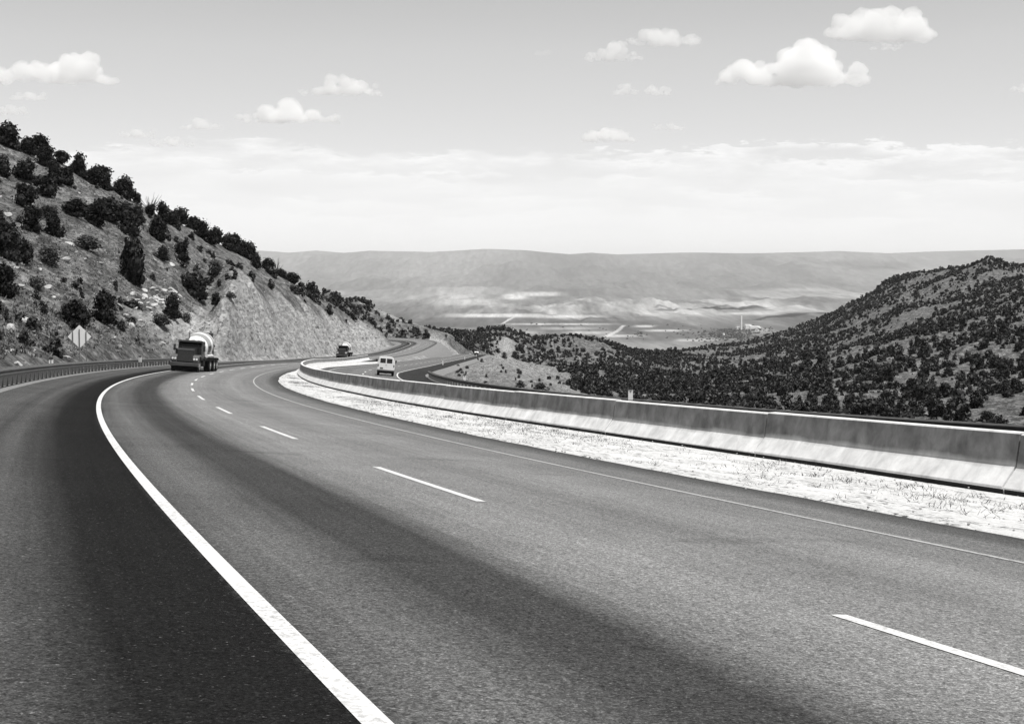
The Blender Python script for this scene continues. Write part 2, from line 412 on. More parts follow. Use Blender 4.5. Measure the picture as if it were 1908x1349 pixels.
mx2 = N(nt, 'ShaderNodeMix', data_type='RGBA', blend_type='MULTIPLY'); mx2.inputs[0].default_value = .8
L(nt, rk, mx2.inputs[6]); L(nt, ramp(nt, n3, [(.3, .7), (.7, 1.2)]), mx2.inputs[7])
mix = N(nt, 'ShaderNodeMix', data_type='RGBA'); L(nt, ab, mix.inputs[0]); L(nt, mx.outputs[2], mix.inputs[6]); L(nt, mx2.outputs[2], mix.inputs[7])
L(nt, mix.outputs[2], bs.inputs['Base Color']); bs.inputs['Roughness'].default_value = .95; bs.inputs['Specular IOR Level'].default_value = .1
bp = N(nt, 'ShaderNodeBump'); bp.inputs['Strength'].default_value = .9; bp.inputs['Distance'].default_value = .35
L(nt, math_n(nt, 'ADD', n2, rkn), bp.inputs['Height']); L(nt, bp.outputs[0], bs.inputs['Normal'])

ground = mesh_obj('ground', np.stack([gx, gy, gz], 1), gf, mG, smooth=True); tag(ground, kind='structure')
def attr(o, name, a):
    at_ = o.data.attributes.new(name, 'FLOAT', 'POINT'); at_.data.foreach_set('value', np.asarray(a, np.float32))
attr(ground, 'bare', bare); attr(ground, 'far', sstep(300, 1200, gy))

# ------------------------------------------------------------------ the valley floor and the mesas beyond, 2.3 to 47 km away
vc = np.concatenate([np.arange(-900, 400, 8.), np.arange(400, 1990, 3.), np.arange(1990, 2900, 8.)]); vd = [2300.]
while vd[-1] < 47000: vd.append(vd[-1] * 1.0055)
vd = np.array(vd); VX = ((vc - CX) / F)[None, :] * vd[:, None]; VY = np.repeat(vd[:, None], len(vc), 1)
prof = np.interp(vd, [2300, 5000, 9000, 12000, 16000, 19000, 23000, 27000, 31000, 36000, 40000, 41500, 47000],
                 [-330, -385, -398, -396, -385, -365, -330, -215, -60, 230, 560, 590, 590])
rim = np.interp(vc, [-900, 300, 480, 540, 590, 640, 690, 800, 900, 980, 1060, 1100, 1150, 1270, 1400, 1560, 1650, 1750, 1908, 2900],
                [470, 468, 468, 472, 468, 472, 468, 471, 465, 467, 474, 471, 474, 470, 471, 467, 470, 466, 462, 466])
rimz = (YH - rim) / F * 40500
up = sstep(24000, 40500, vd)[:, None]
VZ = np.repeat(prof[:, None], len(vc), 1)
VZ = VZ + (rimz[None, :] - 575) * up
amp = np.interp(vd, [2300, 8000, 13000, 18000, 26000, 34000, 39500, 41000], [14, 8, 26, 55, 120, 150, 30, 12])[:, None]
VZ = VZ + amp * fbm(VX, VY, 2600., 5, .55) * 1.6 - amp * .7 * np.abs(fbm(VX + 4000, VY * .6, 3800., 4))
VZ = VZ + sstep(19000, 25000, vd)[:, None] * (1 - sstep(37500, 39800, vd)[:, None]) * (np.abs(fbm(VX, VY * .16, 1700., 6, .58)) * 330 - 80 + fbm(VX * 1.2, VY * .3, 520., 3) * 60)
VZ = VZ + np.exp(-((vd - 14500) / 4500) ** 2)[:, None] * np.abs(fbm(VX, VY * .22, 800., 5, .62)) * 170
VZ = VZ - 120 * sstep(41500, 47000, vd)[:, None]
vx, vy, vz = VX.ravel(), VY.ravel(), VZ.ravel()
# albedo of the valley: pale badlands, dark fields and thickets, grassy mesa slopes
al = .20 + .13 * fbm(vx, vy * .10, 1100., 7, .70)
vpx, vpy = pix(np.stack([vx, vy, vz], 1))
white = np.clip(sstep(.02, .28, fbm(vx * 1.2, vy * .09, 1300., 6, .66) + .10 * np.exp(-((vpy - 572) / 22) ** 2)), 0, 1) * np.exp(-((vy - 14500) / 5200) ** 2)
al = al + white * (.10 + .22 * np.clip(fbm(vx, vy * .05, 260., 4, .7) + .35, 0, 1))
dark = sstep(.04, .2, fbm(vx * .5 + 900, vy * .8, 1700., 4)) * np.exp(-((vy - 9300) / 2600) ** 2)
al = al * (1 - .45 * dark)
al = np.where(vy > 23000, .17 + .05 * fbm(vx, vy * .5, 3200., 5, .6), al)
al = al * (1 - sstep(21000, 23500, vy)) + (.165 + .11 * fbm(vx, vy * .12, 2200., 7, .68)) * sstep(21000, 23500, vy)
def blot(x, y, wx, wy, v, k=1.):
    global al
    m = np.exp(-np.abs((vpx - x) / wx) ** 4 - np.abs((vpy - y) / wy) ** 4) * k
    al = al * (1 - m) + v * m
for b in [(980, 602, 130, 4, .12), (1130, 601, 110, 4, .10), (860, 596, 60, 5, .12), (1250, 610, 90, 4, .12), (960, 553, 22, 5, .62), (1000, 548, 46, 4, .5), (870, 563, 60, 6, .42), (930, 588, 90, 3.5, .55), (1060, 590, 60, 3, .5),
          (1385, 598, 70, 11, .17), (1390, 584, 36, 2, .5), (1430, 583, 30, 4, .46), (1355, 620, 34, 9, .09), (1400, 622, 40, 4, .2), (1420, 615, 20, 3, .32), (1330, 633, 30, 3, .34), (1200, 608, 20, 2, .5), (1240, 616, 40, 2, .42), (1040, 604, 95, 1.5, .5),
          (1100, 620, 46, 3, .36), (1160, 626, 40, 2.5, .42), (1290, 634, 30, 2.5, .4), (1060, 612, 50, 2.5, .34), (960, 620, 40, 3, .34), (1560, 560, 50, 4, .15), (1640, 495, 60, 8, .10), (1590, 490, 40, 6, .11), (1500, 540, 60, 3, .3)]:
    blot(*b)
for (x0, y0, x1, y1) in [(935, 607, 964, 601), (1128, 630, 1164, 608)]:          # two straight farm tracks
    p0, p1 = unpix(x0, y0, 400 * F / (y0 - YH)), unpix(x1, y1, 400 * F / (y1 - YH))
    ab_ = p1[:2] - p0[:2]; t = np.clip(((vx - p0[0]) * ab_[0] + (vy - p0[1]) * ab_[1]) / (ab_ @ ab_), 0, 1)
    dist_ = np.hypot(vx - p0[0] - ab_[0] * t, vy - p0[1] - ab_[1] * t); al = np.where(dist_ < 15, .5, al)
idx = np.arange(len(vx)).reshape(VX.shape); vf = np.stack([idx[:-1, :-1], idx[:-1, 1:], idx[1:, 1:], idx[1:, :-1]], -1).reshape(-1, 4)
mV, nt, bs = new_mat('valley_ground')
av = N(nt, 'ShaderNodeAttribute', attribute_name='albedo').outputs['Fac']
tc = N(nt, 'ShaderNodeTexCoord'); mp = N(nt, 'ShaderNodeMapping'); mp.inputs['Scale'].default_value = (.006, .0004, .006); L(nt, tc.outputs['Object'], mp.inputs['Vector'])
f = ramp(nt, noise(nt, mp.outputs[0], 1.5, 9, .75), [(.30, .55), (.70, 1.45)])
cm = N(nt, 'ShaderNodeMix', data_type='RGBA', blend_type='MULTIPLY'); cm.inputs[0].default_value = 1; L(nt, av, cm.inputs[6]); L(nt, f, cm.inputs[7])
L(nt, cm.outputs[2], bs.inputs['Base Color']); bs.inputs['Roughness'].default_value = 1; bs.inputs['Specular IOR Level'].default_value = 0
valley = mesh_obj('valley', np.stack([vx, vy, vz], 1), vf, mV, smooth=True); tag(valley, kind='structure'); attr(valley, 'albedo', np.clip(al, .05, .7) * .80)
def valley_at(x, y):
    r = np.interp(y, vd, np.arange(len(vd))); c = np.interp(x / y * F + CX, vc, np.arange(len(vc)))
    return VZ[int(round(r)), int(round(c))]
# ------------------------------------------------------------------ asphalt: lanes, wheel tracks and seal bands follow the road's own (offset, distance) map
def asphalt(name, stops, lo, hi, patch=.5):
    m, nt, b = new_mat(name)
    uv = N(nt, 'ShaderNodeUVMap', uv_map='road'); sx = N(nt, 'ShaderNodeSeparateXYZ'); L(nt, uv.outputs[0], sx.inputs[0])
    tc = N(nt, 'ShaderNodeTexCoord'); co = tc.outputs['Object']
    mp = N(nt, 'ShaderNodeMapping'); mp.inputs['Scale'].default_value = (1.4, .06, 1); L(nt, uv.outputs[0], mp.inputs['Vector'])
    wob = noise(nt, mp.outputs[0], 1., 4, .6)
    t = math_n(nt, 'ADD', sx.outputs[0], math_n(nt, 'MULTIPLY', math_n(nt, 'SUBTRACT', wob, .5), patch))
    t = math_n(nt, 'ADD', t, math_n(nt, 'MULTIPLY', math_n(nt, 'SUBTRACT', noise(nt, co, 9, 3, .6), .5), .22))
    base = ramp(nt, math_n(nt, 'DIVIDE', math_n(nt, 'SUBTRACT', t, lo), hi - lo), [((p - lo) / (hi - lo), v * .80) for p, v in stops])
    gr = ramp(nt, noise(nt, co, 62, 2, .9), [(.32, .40), (.5, .95), (.60, 1.35), (.72, 2.3)])
    g2 = ramp(nt, noise(nt, co, 26, 3, .85), [(.34, .50), (.66, 1.55)])
    mps = N(nt, 'ShaderNodeMapping'); mps.inputs['Scale'].default_value = (7., .05, 1); L(nt, uv.outputs[0], mps.inputs['Vector'])
    g4 = ramp(nt, noise(nt, mps.outputs[0], 1., 5, .65), [(.3, .84), (.7, 1.14)])           # tyre streaks along the lanes
    g3 = ramp(nt, noise(nt, co, .35, 4, .6), [(.3, .86), (.7, 1.12)])
    for g in (gr, g2, g3, g4):
        k = N(nt, 'ShaderNodeMix', data_type='RGBA', blend_type='MULTIPLY'); k.inputs[0].default_value = 1
        L(nt, base, k.inputs[6]); L(nt, g, k.inputs[7]); base = k.outputs[2]
    chip = ramp(nt, noise(nt, co, 31, 2, .8), [(.66, 0.), (.74, .10)])                 # pale stone chips lying in the mat
    k = N(nt, 'ShaderNodeMix', data_type='RGBA', blend_type='ADD'); k.inputs[0].default_value = 1
    L(nt, base, k.inputs[6]); L(nt, chip, k.inputs[7]); base = k.outputs[2]
    # short tar seams laid across the lanes
    mp2 = N(nt, 'ShaderNodeMapping'); mp2.inputs['Scale'].default_value = (.16, .55, 1); L(nt, uv.outputs[0], mp2.inputs['Vector'])
    seam = ramp(nt, noise(nt, mp2.outputs[0], 1.3, 2, .5, .3), [(.66, 1.), (.70, .82)])
    k = N(nt, 'ShaderNodeMix', data_type='RGBA', blend_type='MULTIPLY'); k.inputs[0].default_value = 1
    L(nt, base, k.inputs[6]); L(nt, seam, k.inputs[7]); L(nt, k.outputs[2], b.inputs['Base Color'])
    b.inputs['Roughness'].default_value = .92; b.inputs['Specular IOR Level'].default_value = .06
    bp = N(nt, 'ShaderNodeBump'); bp.inputs['Strength'].default_value = .5; bp.inputs['Distance'].default_value = .01
    L(nt, noise(nt, co, 70, 3, .7), bp.inputs['Height']); L(nt, bp.outputs[0], b.inputs['Normal'])
    return m
mA = asphalt('worn_asphalt', [(-6.9, .11), (-5.8, .105), (-5.45, .07), (-5.15, .10), (-4.75, .045), (-4.4, .016), (-3.7, .012), (-3.5, .10), (-3.1, .135), (-2.8, .11), (-2.4, .058), (-1.75, .058), (-1.25, .185), (-.4, .25), (.6, .225), (1.3, .195), (2.2, .25), (3.2, .195), (3.6, .19), (4.5, .18), (4.95, .11), (5.5, .065)], -7.2, 6.)
mB = asphalt('far_asphalt', [(-5, .11), (-4.4, .13), (-3.6, .17), (-2, .16), (-1, .19), (1, .18), (2.4, .16), (3.3, .17), (3.75, .13), (4.0, .042), (7, .036)], -5.2, 7.2)

def gravel(name, v, dark, lo=.40):
    m, nt, b = new_mat(name)
    tc = N(nt, 'ShaderNodeTexCoord'); co = tc.outputs['Object']
    uv = N(nt, 'ShaderNodeUVMap', uv_map='road')
    mp = N(nt, 'ShaderNodeMapping'); mp.inputs['Scale'].default_value = (1.6, .55, 1); L(nt, uv.outputs[0], mp.inputs['Vector'])
    patch = ramp(nt, noise(nt, mp.outputs[0], 1., 3, .5, .4), [(.40, 0.), (.56, 1.)])
    wisp = ramp(nt, noise(nt, mp.outputs[0], 7., 6, .72, .8), [(.50, 0.), (.60, 1.)])
    k = math_n(nt, 'MULTIPLY', patch, wisp)
    base = ramp(nt, noise(nt, co, 24, 5, .7), [(.3, v * .8), (.7, v * 1.12)])
    mix = N(nt, 'ShaderNodeMix', data_type='RGBA'); L(nt, k, mix.inputs[0]); L(nt, base, mix.inputs[6]); mix.inputs[7].default_value = (dark, dark, dark, 1)
    L(nt, mix.outputs[2], b.inputs['Base Color']); b.inputs['Roughness'].default_value = .95; b.inputs['Specular IOR Level'].default_value = .1
    bp = N(nt, 'ShaderNodeBump'); bp.inputs['Strength'].default_value = .6; bp.inputs['Distance'].default_value = .03
    L(nt, noise(nt, co, 30, 4, .7), bp.inputs['Height']); L(nt, bp.outputs[0], b.inputs['Normal'])
    return m
mGr = gravel('white_gravel', .62, .08); mDirt = gravel('shoulder_dirt', .22, .12)
mPaint = wornpaint('road_paint', .64, .55); mPaint2 = wornpaint('worn_road_paint', .42, .9)


sA_ = np.concatenate([np.arange(-30, 60, 1.), np.arange(60, 575, 2.5)])
road = strip('road', A, sA_, [-6.95, -6.8, -5.2, -3.6, -1.8, 0, 1.8, 3.6, 4.8, 5.6, 5.75], [-.3, 0, 0, 0, 0, 0, 0, 0, 0, -.012, -.3], mA); tag(road, kind='structure')
sB_ = np.arange(-65, 728, 2.5)
roadB = strip('road', B, sB_, [-5.05, -4.9, -3.6, -1.8, 0, 1.8, 3.6, 5.4, 6.95, 7.1], [-.3, 0, 0, 0, 0, 0, 0, 0, 0, -.3], mB); tag(roadB, kind='structure')
# painted markings, parts of their carriageway
strip('edge_line', A, np.arange(-20, 560, 1.), [-3.69, -3.565], [.005, .005], mPaint, road)
strip('edge_line', A, np.arange(-20, 560, 1.), [3.70, 3.785], [.005, .005], mPaint2, road)
k = 0
s0 = 2.0639
while s0 + 12.19 * k < 430:
    a = s0 + 12.19 * (k + 1) - 12.19; a = s0 + 12.19 * k
    strip('lane_dash', A, np.linspace(a + .05, a + 5.1, 6), [-.06, .06], [.005, .005], mPaint, road, uv=False); k += 1
strip('edge_line', B, np.arange(-60, 690, 1.5), [3.60, 3.74], [.005, .005], mPaint, roadB)
strip('edge_line', B, np.arange(-60, 690, 1.5), [-3.74, -3.63], [.005, .005], mPaint2, roadB)
for k in range(-11, 45):
    a = 83.576 + 12.19 * k
    strip('lane_dash', B, np.linspace(a - 2.2, a + 2.4, 5), [-.07, .07], [.005, .005], mPaint, roadB, uv=False)
# verges
sv = np.concatenate([np.arange(-28, 60, .6), np.arange(60, 292, 1.5)]); fv = foot(sv); ed = 5.55 + .22 * fbm(sv * 1.0, sv * 0 + 3, 6., 3) * np.interp(sv, [60, 90], [1, .5]) + .1 * fbm(sv, sv * 0 + 8, 1.5, 2) * (sv < 50); ed = np.minimum(ed, fv - .35)
v1 = strip('gravel_verge', A, sv, [ed, ed + .04] + [ed + (fv - ed) * q for q in (.2, .4, .6, .8, 1.)] + [fv + 1.0, fv + 1.6], [-.02, .012, .02, .03, .03, .02, .0, 0., -.5], mGr)
tag(v1, kind='structure')
v2 = strip('gravel_verge', A, np.arange(-28, 570, 2.), [-6.6, -6.9, -7.6, -8.6, -9.6], [-.02, .004, -.01, -.08, -.6], mDirt); tag(v2, kind='structure')
sw = np.arange(86, 222, 2.); wd = np.interp(sw, [86, 100, 125, 150, 175, 205, 222], [5.3, 6.4, 8.6, 9.4, 8.6, 6.2, 5.1])
v3 = strip('gravel_verge', B, sw, [-4.85, -4.95, -(4.95 + wd) / 2, -wd, -wd - .5], [-.03, .012, .05, .10, -.5], mGr); tag(v3, kind='structure')
v4 = strip('gravel_verge', B, np.arange(-60, 700, 2.5), [6.85, 6.98, 8.2, 9.2], [-.03, .006, -.06, -.7], mDirt); tag(v4, kind='structure')
v5 = strip('gravel_verge', A, np.arange(292, 560, 2.5), [5.5, 5.65, 6.6, 7.2, 9.0, 11.0], [-.03, .006, -.03, -.3, -1.8, -4.2], mDirt); tag(v5, kind='structure')

# ------------------------------------------------------------------ concrete median barrier, cast in lengths of about nine metres
mC, nt, bs = new_mat('barrier_concrete')
tc = N(nt, 'ShaderNodeTexCoord'); co = tc.outputs['Object']
uv = N(nt, 'ShaderNodeUVMap', uv_map='road'); mp = N(nt, 'ShaderNodeMapping'); mp.inputs['Scale'].default_value = (.25, 1.2, 1); L(nt, uv.outputs[0], mp.inputs['Vector'])
st_ = ramp(nt, noise(nt, mp.outputs[0], 2.0, 6, .65, .3), [(.3, .66), (.55, 1.), (.75, 1.16)])
c1 = ramp(nt, noise(nt, co, 1.3, 7, .65), [(.3, .66), (.7, .84)])
cm = N(nt, 'ShaderNodeMix', data_type='RGBA', blend_type='MULTIPLY'); cm.inputs[0].default_value = .8; L(nt, c1, cm.inputs[6]); L(nt, st_, cm.inputs[7])
sv_ = N(nt, 'ShaderNodeSeparateXYZ'); L(nt, uv.outputs[0], sv_.inputs[0])           # upright face's shade deepened in the colour, mixed with grime, ragged lower edge
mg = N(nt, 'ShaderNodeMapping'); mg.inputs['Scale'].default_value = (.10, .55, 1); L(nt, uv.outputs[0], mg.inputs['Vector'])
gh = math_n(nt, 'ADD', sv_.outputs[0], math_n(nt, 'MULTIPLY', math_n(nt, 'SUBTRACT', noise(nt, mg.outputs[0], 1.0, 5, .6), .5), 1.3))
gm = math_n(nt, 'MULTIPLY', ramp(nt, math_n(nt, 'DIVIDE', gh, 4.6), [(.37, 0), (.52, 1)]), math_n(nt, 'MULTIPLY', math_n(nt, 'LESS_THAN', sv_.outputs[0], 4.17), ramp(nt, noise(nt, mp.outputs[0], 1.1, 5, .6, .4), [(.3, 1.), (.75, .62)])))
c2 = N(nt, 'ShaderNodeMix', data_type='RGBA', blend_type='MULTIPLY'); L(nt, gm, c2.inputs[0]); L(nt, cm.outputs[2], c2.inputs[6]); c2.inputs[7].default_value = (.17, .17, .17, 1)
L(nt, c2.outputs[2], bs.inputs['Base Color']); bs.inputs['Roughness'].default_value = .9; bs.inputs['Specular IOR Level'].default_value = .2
bp = N(nt, 'ShaderNodeBump'); bp.inputs['Strength'].default_value = .25; bp.inputs['Distance'].default_value = .02
L(nt, noise(nt, co, 14, 5, .7), bp.inputs['Height']); L(nt, bp.outputs[0], bs.inputs['Normal'])
mTar = grey('base_strip', .035, .9, spec=.1)

# across: (offset from the front foot, height)
BP = [(0.03, -.15), (0.03, .085), (0.0, .085), (0.0, .12), (.27, .50), (.345, 1.045), (.365, 1.07), (.535, 1.07), (.555, 1.045), (.63, .50), (.90, .12), (.90, -.15)]
barrier = empty('median_barrier', A.at(np.array([60.]), foot(60.) + .45)[0]); tag(barrier, 'long curving concrete median barrier with a sloping pale foot, between the two carriageways', 'barrier')
bl = Vector(barrier.location)
js = np.concatenate([[-24, -15, -6, 3, 9.4, 18.6, 27.7], np.arange(36.8, 291, 9.1)])
for a, b in zip(js[:-1], js[1:]):
    S = np.linspace(a + .02, b - .02, 10)
    base = foot(S)
    V = []
    for i, (o, h) in enumerate(BP):
        t = base + o
        p = A.at(S, t, 0); p0 = A.at(S, base + .45, 0)
        p[:, 2] = p0[:, 2] + h + .012 * math.sin(a * 3.1) * (h > .1) - (base + .45 - t) * -.0 + (.036 - o * .08 if h < .3 else 0)
        V.append(p)
    V = np.stack(V, 1) - np.array(bl); n, kk, _ = V.shape
    ix = np.arange(n * kk).reshape(n, kk)
    f = [tuple(q) for q in np.stack([ix[:-1, :-1], ix[1:, :-1], ix[1:, 1:], ix[:-1, 1:]], -1).reshape(-1, 4)] + [tuple(ix[0]), tuple(ix[-1][::-1])]
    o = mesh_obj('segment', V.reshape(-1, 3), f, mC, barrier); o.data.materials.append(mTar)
    for pl in o.data.polygons:
        if len(pl.vertices) == 4 and (pl.index % (kk - 1)) in (0, 1): pl.material_index = 1
    u = o.data.uv_layers.new(name='road')
    for pl in o.data.polygons:
        for li in pl.loop_indices:
            vi = o.data.loops[li].vertex_index
            u.data[li].uv = (BP[vi % kk][1] * 4, S[vi // kk])
    bm = bmesh.new(); bm.from_mesh(o.data); bmesh.ops.recalc_face_normals(bm, faces=bm.faces); bm.to_mesh(o.data); bm.free()

# ------------------------------------------------------------------ steel guardrails
mSteel = grey('weathered_steel', .11, .6, metal=.35, var=.25, scale=2); mPost = grey('post_timber', .11, .85, var=.3, scale=4, bump=.3)
mRailTop = mSteel
WB = [(0, .72), (.028, .705), (.085, .655), (.085, .62), (.02, .565), (.085, .51), (.085, .475), (.028, .425), (0, .41)]
def guardrail(road, a, b, t, side, label, step=1.905, endturn=True):
    """side = +1: the rail's ribs point to larger offsets"""
    root = empty('guardrail', road.at(np.array([(a + b) / 2]), t)[0]); tag(root, label, 'guardrail', None); l0 = np.array(root.location)
    S = np.arange(a, b + .1, 1.2); V = []
    fl = np.zeros(len(S))
    if endturn: fl = np.interp(S, [a, a + 3, b - 3, b], [.55, 0, 0, .55])
    for o_, h in WB + [(q[0] - .012, q[1]) for q in WB[::-1]]:
        p = road.at(S, t + side * (o_ + .16) - side * fl * .8, 0); p[:, 2] += h - .35 * (fl > .3); V.append(p - l0)
    V = np.stack(V, 1); n, k, _ = V.shape; ix = np.arange(n * k).reshape(n, k); nx = np.roll(ix, -1, 1)
    f = np.stack([ix[:-1], ix[1:], nx[1:], nx[:-1]], -1).reshape(-1, 4)
    o = mesh_obj('rail', V.reshape(-1, 3), [tuple(q) for q in f] + [tuple(ix[0]), tuple(ix[-1])], mSteel, root)
    bm = bmesh.new(); bm.from_mesh(o.data); bmesh.ops.recalc_face_normals(bm, faces=bm.faces); bm.to_mesh(o.data); bm.free()
    pm = MB(); pm.box(-.085, .085, -.08, .08, -.5, .73); pm.box(.085 if side > 0 else -.16, .16 if side > 0 else -.085, -.075, .075, .42, .715); first = None
    for s in np.arange(a + 1.2, b - .5, step):
        if first is None: c = first = pm.build('post', mPost, root, bevel=.008)
        else: c = first.copy(); COL.objects.link(c); c.parent = root
        c.location = Vector(road.at(np.array([s]), t)[0] - l0); c.rotation_euler = (0, 0, -road.heading(s))
    return root
gA = guardrail(A, 37, 149, -7.35, 1, 'steel guardrail on close timber posts along the outer shoulder below the rocky hillside')
gB = guardrail(B, -58, 106, 7.3, -1, 'steel guardrail at the outer edge of the lower carriageway, seen over the concrete barrier')

# ------------------------------------------------------------------ marker posts and the sign seen from behind
mWhite = grey('white_enamel', .80, .5, var=.04, scale=3); mBlack = grey('black_cap', .02, .6); mGalv = grey('galvanised_post', .20, .5, metal=.4); mSignBack = grey('sign_back', .85, .5, metal=.0, var=.05, scale=2)
def marker(x, ytop, d, zb, w, h, label, group=None, face=None, back=True):
    p = unpix(x, ytop, d); root = empty('marker_post', (p[0], p[1], zb)); tag(root, label, 'marker post', group)
    H = p[2] - zb
    a = math.atan2(p[0], p[1]) * .4
    root.rotation_euler = (0, 0, -a)
    MB().box(-w / 2, w / 2, -.012, .012, H - h, H - .10).build('plate', mWhite, root, bevel=.004)
    MB().box(-w / 2 + .01, w / 2 - .01, -.03, .03, H - .11, H).build('cap', mBlack, root, bevel=.01)
    MB().box(-.02, .02, .014 if not back else -.05, .05 if not back else -.014, -.3, H - .10).build('post', mGalv, root)
    if not back: MB().tube([(0, -.013, H - .19), (0, -.022, H - .19)], .045, 12).build('reflector', mGalv, root)
    return root
def gz1(x, y): return float(ground_at(x, y))
p = unpix(95, 666, 76); marker(95, 666, 76, gz1(p[0], p[1]), .24, .62, 'white marker plate with black cap rising behind the guardrail, left of the diamond sign')
p = unpix(261, 663, 116); marker(261, 663, 116, gz1(p[0], p[1]), .24, .55, 'faint white marker plate behind the far end of the hillside guardrail, near the mixer truck')
pB = B.at(np.array([14.]), 8.0)[0]; q = pix(pB); d_ = pB[1]
marker(1175, 722, 66, B.at(np.array([12.]), 8.0)[0][2] - .2, .23, .62, 'large white marker plate with black cap standing up behind the barrier and lower guardrail', back=False)
marker(865.5, 697, 112, gz1(*unpix(865.5, 700, 112)[:2]), .22, .62, 'white marker plate with black cap on the pale slope inside the lower carriageway bend', back=False)
for (x, s_, lb) in [(840, 205, 'small white marker post on the shoulder of the far straight, nearest of its row'), (874, 315, 'small white marker post on the far shoulder, middle one of the row'), (893, 430, 'small white marker post below the oncoming pale car')]:
    pp = B.at(np.array([float(s_)]), 5.0)[0]
    root = empty('marker_post', pp); tag(root, lb, 'marker post', 'marker posts along the far shoulder')
    w_ = .2
    MB().box(-w_ / 2, w_ / 2, -.02, .02, -.05, .78).build('plate', mWhite, root); MB().box(-.03, .03, .022, .06, -.3, .75).build('post', mGalv, root)
sp = unpix(149, 672, 96); zs = gz1(sp[0], sp[1]); top = unpix(149, 605, 96)[2]
sign = empty('warning_sign', (sp[0], sp[1], zs), (0, 0, .06)); tag(sign, 'pale diamond road sign seen from behind on three thin posts below the hillside', 'road sign')
hs = .835; zc = top - zs - hs - .02
m_ = MB(); m_.prism([(0, 0)], 0, 0) if False else None
rr = .05
dv = []
for k in range(4):
    a0 = math.pi / 2 * k; cx, cz = (hs - rr * 1.3) * math.cos(a0), (hs - rr * 1.3) * math.sin(a0)
    for j in (-40, -15, 15, 40):
        a1 = a0 + math.radians(j); dv.append((cx + rr * math.cos(a1), cz + rr * math.sin(a1)))
n = len(dv); m_ = MB(); m_.add([(x, -.004, zc + z) for x, z in dv] + [(x, .004, zc + z) for x, z in dv], [tuple(range(n)), tuple(range(n, 2 * n))] + [(i, (i + 1) % n, (i + 1) % n + n, i + n) for i in range(n)])
m_.build('panel', mSignBack, sign)
for px0, hh in ((-.47, hs - .47), (0, hs - .3), (.47, hs - .47)):
    MB().box(px0 - .032, px0 + .032, -.065, -.006, -1.2, zc + hh).build('post', mGalv, sign)
# ------------------------------------------------------------------ vegetation: crowns of many small leaf clumps
def leaf_mat(name, v, hi):
    m, nt, b = new_mat(name)
    oi = N(nt, 'ShaderNodeObjectInfo'); g = N(nt, 'ShaderNodeNewGeometry')
    rnd = ramp(nt, g.outputs['Random Per Island'], [(0, v * .5), (.55, v), (1, hi)])
    k = N(nt, 'ShaderNodeMix', data_type='RGBA', blend_type='MULTIPLY'); k.inputs[0].default_value = 1
    L(nt, rnd, k.inputs[6]); L(nt, ramp(nt, oi.outputs['Random'], [(0, .7), (1, 1.25)]), k.inputs[7])
    L(nt, k.outputs[2], b.inputs['Base Color']); b.inputs['Roughness'].default_value = .9; b.inputs['Specular IOR Level'].default_value = .1
    return m
mLeaf = leaf_mat('juniper_foliage', .013, .055); mLeaf2 = leaf_mat('dry_foliage', .055, .12); mScrub = leaf_mat('scrub_foliage', .028, .115)
mBark = grey('bark', .07, .95, var=.3, scale=8, bump=.4, spec=.1)
ICO = None
def ico(sub):
    bm = bmesh.new(); bmesh.ops.create_icosphere(bm, subdivisions=sub, radius=1)
    v = np.array([x.co[:] for x in bm.verts]); f = np.array([[q.index for q in p.verts] for p in bm.faces]); bm.free(); return v, f
I1, I2 = ico(1), ico(2)

def crown_geo(rng, n, size, lobes, core=True, up=.35):
    """unit crown: about 1 wide, 1 high, standing on z = 0; quads only"""
    cs = []
    for i in range(lobes):
        a = rng.uniform(0, 6.28)
        if i % 2: r = rng.uniform(.12, .30); cs.append((r * math.cos(a), r * math.sin(a), rng.uniform(.10, .30), rng.uniform(.17, .26)))
        else: r = rng.uniform(.0, .22); cs.append((r * math.cos(a), r * math.sin(a), rng.uniform(.36, .74), rng.uniform(.17, .28)))
    cs = np.array(cs); w = cs[:, 3] ** 2; w /= w.sum()
    i = rng.choice(len(cs), n, p=w)
    d = rng.normal(size=(n, 3)); d /= np.linalg.norm(d, axis=1)[:, None]
    rr = cs[i, 3] * np.where(rng.random(n) < .14, rng.uniform(1.05, 1.45, n), rng.uniform(.55, 1.12, n) ** .6)
    P = cs[i, :3] + d * rr[:, None] * np.array([1, 1, 1.05]); P[:, 2] = np.abs(P[:, 2] - .03) + .03
    nn = d + rng.normal(size=(n, 3)) * .7; nn /= np.linalg.norm(nn, axis=1)[:, None]
    a = np.cross(nn, rng.normal(size=(n, 3))); a /= np.linalg.norm(a, axis=1)[:, None]; b = np.cross(nn, a)
    b[:, 2] += up * .5
    s = size * rng.uniform(.6, 1.4, n)[:, None]
    Q = np.stack([P - a * s - b * s * .7, P + a * s * .8 - b * s, P + a * s * .5 + b * s * 1.1, P - a * s * .7 + b * s * .8], 1).reshape(-1, 3)
    F_ = np.arange(4 * n).reshape(n, 4)
    Vs = [Q]; Fs = [F_]; off = 4 * n
    if core:
        for c in cs:
            v = I1[0] * c[3] * .78 * (1 + rng.normal(size=(len(I1[0]), 1)) * .10) + c[:3]; v[:, 2] = np.maximum(v[:, 2], .02)
            Vs.append(v); Fs.append(np.concatenate([I1[1], I1[1][:, 2:3]], 1) + off); off += len(v)
    return np.concatenate(Vs), np.concatenate(Fs)
